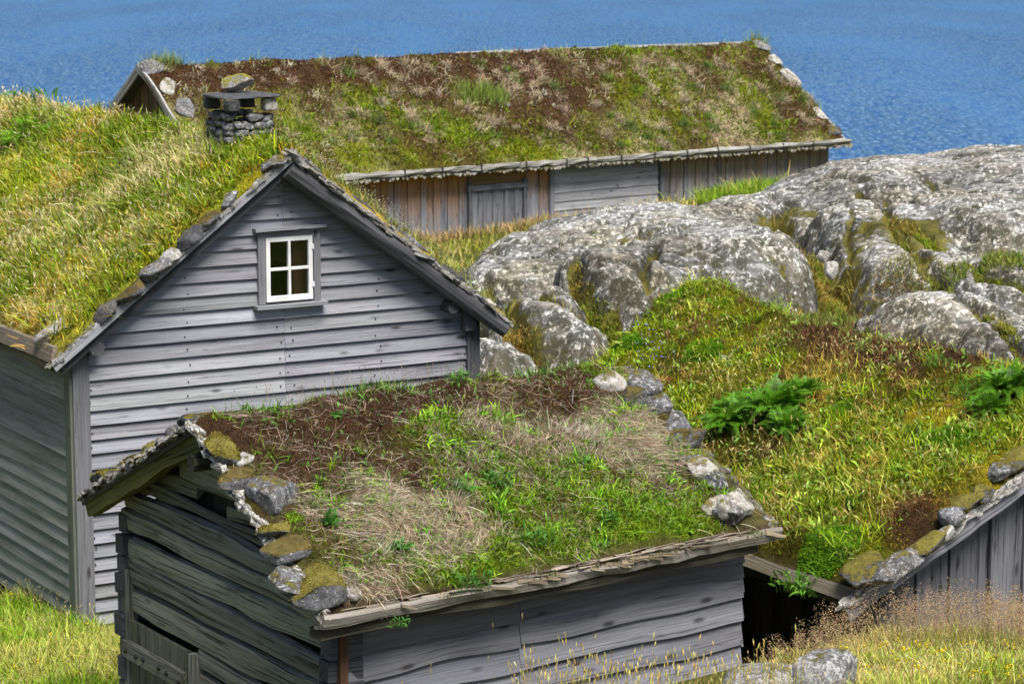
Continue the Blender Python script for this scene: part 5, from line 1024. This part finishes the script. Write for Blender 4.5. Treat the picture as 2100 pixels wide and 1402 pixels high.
# moss cushions
for k, (x, y, dx, dy, lb) in enumerate([(1718, 1120, .62, .55, 'vivid green moss cushion above the mossy corner stone of the lush barn'), (1722, 838, .4, .34, 'round moss cushion right of the largest fern'), (1440, 735, .55, .4, 'bright moss cushion near the top left of the lush barn roof'), (1380, 650, .5, .4, 'olive moss cushion on the crest of the lush barn roof beside the bedrock'), (1935, 905, .55, .4, 'wide moss cushion below the right-edge fern of the lush barn roof'), (1290, 725, .5, .3, 'moss cushion on the far left verge of the lush barn roof')]):
    e0, f0 = RE.px(x, y); tm = TM(); n = 9000; r_ = np.sqrt(rng.random(n)) * .97; a_ = rng.random(n) * 6.283; pe, pf = e0 + np.cos(a_) * r_ * dx / 2, f0 + np.sin(a_) * r_ * dy / 2
    rad = .7 + .6 * vn(np.c_[np.cos(a_) * 1.3, np.sin(a_) * 1.3 + k * 5], 3); pe, pf = e0 + np.cos(a_) * r_ * dx / 2 * rad, f0 + np.sin(a_) * r_ * dy / 2 * rad
    hgt = .07 * np.sqrt(1 - r_ ** 2) * (.8 + .4 * fbm(np.c_[pe, pf] * 6, 4)); q = HE.W(surf(RE, pe, pf) + np.outer(hgt - .02, Zv)); up = upv(n, nE_, .5); up = up + (q - q.mean(0)) * 1.6; up /= np.linalg.norm(up, axis=1)[:, None]
    tm.blades(q, up, .035, .008, jit((.12, .27, .008), n, .35, .1), bend=.4)
    es_, rs_ = np.meshgrid(np.linspace(0, 6.283, 25), np.linspace(0, 1, 8)); pe, pf = e0 + (np.cos(es_) * rs_ * dx / 2).ravel(), f0 + (np.sin(es_) * rs_ * dy / 2).ravel(); q = HE.W(surf(RE, pe, pf) + np.outer(.06 * np.sqrt(1 - rs_.ravel() ** 2) - .03, Zv))
    tm.add(q, np.array([(i * 25 + j, i * 25 + j + 1, (i + 1) * 25 + j + 1) for i in range(7) for j in range(24)] + [(i * 25 + j, (i + 1) * 25 + j + 1, (i + 1) * 25 + j) for i in range(7) for j in range(24)]), np.tile([.03, .07, .008], (len(q), 1)))
    tag(tm.build('moss_cushion', M_VEG), lb, 'moss', 'moss cushions on the lush barn roof')
for k, (x, y, d, mt, lb, rt) in enumerate([
        (1733, 1200, (.42, .46, .24), M_ST_MOSS, 'big domed stone under yellow moss at the eave corner of the lush barn', .1), (1838, 1155, (.24, .66, .20), M_ST_GREY, 'long grey block next above the domed mossy stone of the lush barn', 0), (1905, 1102, (.24, .36, .15), M_ST_MOSS, 'flat mossy stone above the long grey block of the lush barn', .1),
        (1940, 1075, (.14, .2, .10), M_ST_PALE, 'small pale stone wedged above the flat mossy one of the lush barn', .2), (1955, 1045, (.20, .26, .18), M_ST_GREY, 'upright grey stone at mid verge of the lush barn', .4), (1975, 1010, (.34, .36, .12), M_ST_MOSS, 'olive mossy slab behind the upright grey stone of the lush barn', .1), (2015, 995, (.20, .24, .13), M_ST_MOSS, 'knobbly mossy stone on the upper verge of the lush barn', .3),
        (2045, 955, (.26, .26, .14), M_ST_GREY, 'grey flat stone near the right edge on the lush barn verge', .2), (2085, 930, (.30, .34, .18), M_ST_MOSS, 'yellow mossy stone at the right edge of the photo on the lush barn verge', 0), (2100, 885, (.3, .2, .12), M_ST_DARK, 'dark stone behind the yellow mossy one at the right edge', .2)]):
    roof_stone(RE, x, y, d, mt, 210 + k, lb, rot=rt, group='stones along the verge of the lush barn')

# ================================================================ boulders and ground plants
I3 = [X, Y, Zv]
stone('boulder', 'low rounded grey boulder in the foreground grass against the hut corner', 'stone', P(1580, 1400, 19.9) - Zv * .06, I3, (.80, .7, .46), M_ST_BOULD, 251, 'foreground boulders', lo=.65, hi=.9)
stone('boulder', 'peaked grey boulder with mossy flank in the foreground grass', 'stone', P(1690, 1395, 19.3) - Zv * .02, I3, (.58, .6, .55), M_ST_BOULD, 263, 'foreground boulders', lo=.4, hi=.7, rot=.3)
stone('stone', 'small white stone in the grass gully between the bedrock humps', 'stone', P(1688, 525, 38.5), I3, (.22, .2, .2), M_ST_PALE, 270)
stone('stone', 'pinkish loose stone lower in the grass gully between the bedrock humps', 'stone', P(1706, 555, 38), I3, (.24, .24, .3), M_ST_PALE, 271)
stone('foundation_stone', 'pale foundation stone under the side wall of the clapboard house', 'stone', P(85, 1257, 29.3), I3, (.45, .3, .2), M_ST_PALE, 272)
def patch(tm, poly, dens, h, wd, col, bend=.5, seg=3, lean=.3, topfn=None, soft=.25, minmoss=None):
    poly = np.array(poly, float); lo_, hi_ = poly.min(0), poly.max(0); n = int(dens * np.prod(hi_ - lo_)); p = rng.uniform(lo_, hi_, (n, 2))
    x, y = p.T; ins = np.zeros(n, bool); j = len(poly) - 1
    for i in range(len(poly)):
        xi, yi = poly[i]; xj, yj = poly[j]; ins ^= ((yi > y) != (yj > y)) & (x < (xj - xi) * (y - yi) / (yj - yi + 1e-12) + xi); j = i
    p = p[ins]; n = len(p)
    z_ = gz(p) if topfn is None else topfn(p); q = np.c_[p, z_ - .02]; s_ = .55 + fbm(p * 1.4, 19) * .9
    tm.blades(q, upv(n, Zv, lean), h * s_ * rng.lognormal(0, .3, n), wd * rng.uniform(.6, 1.4, n), col(p) if callable(col) else jit(col, n, .3, .1), bend=bend * rng.uniform(.3, 1.4, n), seg=seg)
    return q
def mixcol(c1, c2, fr_=1.3, s=9):
    def fn(p):
        k = np.clip((fbm(p * fr_, s) + rng.normal(0, .09, len(p)) - .38) * 4, 0, 1)[:, None]; return jit(np.array(c1) * (1 - k) + np.array(c2) * k, len(p), .28, .1)
    return fn
# left meadow
tm = TM(); q = patch(tm, [(-6.2, 20.5), (-2.1, 20.5), (-2.6, 23), (-3.6, 25.5), (-4.75, 27.2), (-7.2, 31.5), (-9.5, 31.5), (-8, 24)], 2200, .17, .011, mixcol((.22, .38, .012), (.46, .46, .10)))
k = rng.random(len(q)) < .06; k &= fbm(q[:, :2] * 1.2, 44) > .47; seedheads(tm, q[k], upv(k.sum(), Zv, .3), rng.uniform(.2, .4, k.sum()), (.38, .33, .12), (.50, .42, .2), .05, .010, .5)
tag(tm.build('meadow_grass', M_DRY), 'yellow-green meadow grass beside the clapboard house corner', None, kind='stuff')
tm = TM(); qq = q[rng.choice(len(q), 70)]; h_ = rng.uniform(.14, .28, 70); tm.blades(qq, upv(70, Zv, .15), h_, .004, (.12, .2, .03), bend=.1); tm.bits(np.repeat(qq + Zv * h_[:, None], 5, 0) + rng.normal(0, .009, (350, 3)), .028, jit((.85, .62, .01), 350, .1, .03))
tag(tm.build('wildflowers', M_VEG), 'yellow flowers scattered in the grass beside the clapboard house', None, kind='stuff')
# right foreground meadow
tm = TM(); poly = [(1.95, 18.0), (5.5, 18.2), (6.5, 22.5), (3.6, 21.35), (2.9, 21.2), (2.3, 21.3), (2.05, 20.9)]
q = patch(tm, poly, 3800, .14, .009, mixcol((.30, .40, .03), (.68, .55, .2)))
k = rng.random(len(q)) < .05; seedheads(tm, q[k], upv(k.sum(), Zv, .25), rng.uniform(.15, .34, k.sum()), (.38, .32, .12), (.55, .45, .2), .045, .008, .4)
q2 = patch(tm, [(-1.0, 17.6), (2.3, 18.0), (2.3, 19.6), (1.2, 19.3), (.3, 18.6), (-.9, 18.0)], 2200, .13, .008, mixcol((.28, .38, .03), (.68, .55, .2)))
tag(tm.build('meadow_grass', M_DRY), 'dry flowering meadow grass in front of the plank barn and hut', None, kind='stuff')
tm = TM(); n = 3200; p = np.c_[rng.uniform(2.15, 6.6, n), rng.uniform(20.2, 21.9, n)]; k = (p[:, 1] < 20.55 + (p[:, 0] - 2.2) * .36 + rng.normal(0, .1, n)) & (fbm(p * 1.7, 3) > .36); p = p[k]; n = len(p)
panicles(tm, np.c_[p, gz(p)], upv(n, Zv, .16), rng.uniform(.36, .58, n), (.60, .42, .24), 34, .05, .24, .0085)
n = 60; p = np.c_[rng.uniform(.2, 2.2, n), rng.uniform(18.2, 19.4, n)]; panicles(tm, np.c_[p, gz(p)], upv(n, Zv, .16), rng.uniform(.3, .5, n), (.34, .2, .10), 18, .03, .16, .0055)
tag(tm.build('bent_grass', M_DRY), 'reddish feathery bent grass along the foot of the plank barn', None, kind='stuff')
tm = TM()
n = 230; px_ = rng.uniform(1040, 1620, n); hh = rng.uniform(1290, 1390, n) ; D_ = rng.uniform(17.9, 18.9, n)
n = 8
for i in range(620):
    D0 = rng.uniform(17.7, 18.8); x0_ = P(rng.uniform(1060, 1640), 1400, D0)[0]; y0_ = P(1300, 1400, D0)[1]; zg = gz(np.array([[x0_, y0_]]))[0]; ztop = P(1300, np.clip(rng.normal(1368, 30), 1270, 1420), D0)[2]; h0 = max(ztop - zg, .12)
    seedheads(tm, np.array([[x0_, y0_, zg]]), upv(1, Zv, .05), h0, (.45, .38, .12), (.80, .62, .20), .055, .0095, .14)
for (x_, y_) in ((1017, 1278), (1083, 1262), (880, 1355), (905, 1375), (990, 1340), (1055, 1370), (840, 1395), (1205, 1320), (1240, 1345)):
    D0 = 17.6; a_ = P(x_, y_, D0); zg = gz(a_[None, :2])[0]; seedheads(tm, np.array([[a_[0], a_[1], zg]]), upv(1, Zv, .01), a_[2] - zg, (.34, .3, .10), (.58, .45, .18), .055, .008, .06)
tag(tm.build('oat_grass', M_DRY), 'tall golden grass stalks with seed heads before the front wall of the hut', None, kind='stuff')
tm = TM(); n = 120; p = np.c_[rng.uniform(2.4, 5.2, n), rng.uniform(18.6, 20.4, n)]; z_ = gz(p); h_ = rng.uniform(.12, .24, n); tm.bits(np.repeat(np.c_[p, z_ + h_], 5, 0) + rng.normal(0, .008, (5 * n, 3)), .02, jit((.85, .62, .01), 5 * n, .1, .03))
n = 260; p = np.c_[rng.uniform(2.4, 5.2, n), rng.uniform(18.6, 20.6, n)]; tm.bits(np.c_[p, gz(p) + rng.uniform(.1, .2, n)], .012, jit((.8, .8, .75), n, .1, .03))
tag(tm.build('wildflowers', M_VEG), 'small yellow and white flowers in the grass before the plank barn', None, kind='stuff')
# grass round the long barn and among the bedrock
def dsel(tm, n, xr_, yr_, h, wd, col, test):
    p = np.c_[rng.uniform(*xr_, n), rng.uniform(*yr_, n)]; z_, dz, isr = topz(p); k = test(p, z_, dz, isr); p, z_ = p[k], z_[k]; m_ = len(p)
    tm.blades(np.c_[p, z_ - .03], upv(m_, Zv, .3), h * rng.lognormal(0, .35, m_) * (.5 + fbm(p * 1.2, 9)), wd, col(p), bend=.5 * rng.uniform(.3, 1.4, m_))
tm = TM(); dsel(tm, 26000, (-4, 14), (43, 66), .26, .018, mixcol((.30, .34, .03), (.62, .48, .16)), lambda p, z, dz, r: ~r)
n = 1500; xx = rng.uniform(.2, 6.5, n); q = HD.W(np.c_[xx, rng.uniform(.0, .38, n), 0 * xx]); tm.blades(np.c_[q[:, :2], gz(q[:, :2]) - .02], upv(n, Zv, .22), rng.uniform(.12, .45, n), .018, jit((.52, .36, .16), n, .3, .1), bend=.4)
tag(tm.build('rough_grass', M_DRY), 'rough yellow grass along the foot of the long barn', None, kind='stuff')
tm = TM(); lipP = P(1510, 400, 54)
n = 9000; p = np.c_[rng.uniform(3.7, 6.2, n), rng.uniform(48.5, 54, n)]; z_, dz, r = topz(p); tm.blades(np.c_[p, np.maximum(z_, 2.0)], upv(n, Zv, .25), rng.uniform(.15, .4, n), .02, jit((.22, .34, .02), n, .25, .08), bend=.5)
tag(tm.build('bright_grass', M_VEG), 'bright lime grass between the long barn and the bedrock crest', None, kind='stuff')
tm = TM(); dsel(tm, 120000, (-1, 13.5), (31, 46), .10, .014, mixcol((.16, .22, .02), (.26, .20, .06)), lambda p, z, dz, r: (~r | ((dz < .3) & (fbm(p * .9, 30) > .5))) & (rng.random(len(p)) < .8))
for gi, n in ((0, 12000), (1, 2600), (2, 2200), (4, 1800), (5, 7000), (6, 2600), (13, 1500)):
    pl, w_, d_ = GPL[gi]; m_ = len(pl) - 1; t = rng.random(n) * m_; i_ = np.minimum(t.astype(int), m_ - 1); fr_ = (t - i_)[:, None]; p = pl[i_] * (1 - fr_) + pl[i_ + 1] * fr_ + rng.normal(0, w_ * .5, (n, 2)); z_, dz, r = topz(p); kk = dz < .75; p, z_ = p[kk], z_[kk]; m_ = len(p)
    tm.blades(np.c_[p, z_ - .04], upv(m_, Zv, .3), rng.uniform(.05, .16, m_) * (1.3 if gi == 0 else .8), .014, mixcol((.22, .30, .02), (.36, .26, .06))(p), bend=.5)
n = 5000; p = P(1990, 540, 37)[:2] + rng.normal(0, 1, (n, 2)) * [1.0, .5]; z_, dz, r = topz(p); k = fbm(p * 1.5, 3) > .5; tm.blades(np.c_[p, z_][k], upv(k.sum(), Zv, .3), .12, .014, mixcol((.18, .24, .03), (.3, .22, .08))(p[k]), bend=.5)
tag(tm.build('crevice_grass', M_VEG), 'green moss and grass filling the gullies between the bedrock humps', None, kind='stuff')
leafy_plant('leafy_herb', 'leafy green plant showing against the lake at the left edge above the grass roof', 'plant', HB.W((2.5, P(0, 150, 38)[1] - 30.2, 5.1)), Zv, .35, 60, (.06, .2, .02), stems=3)
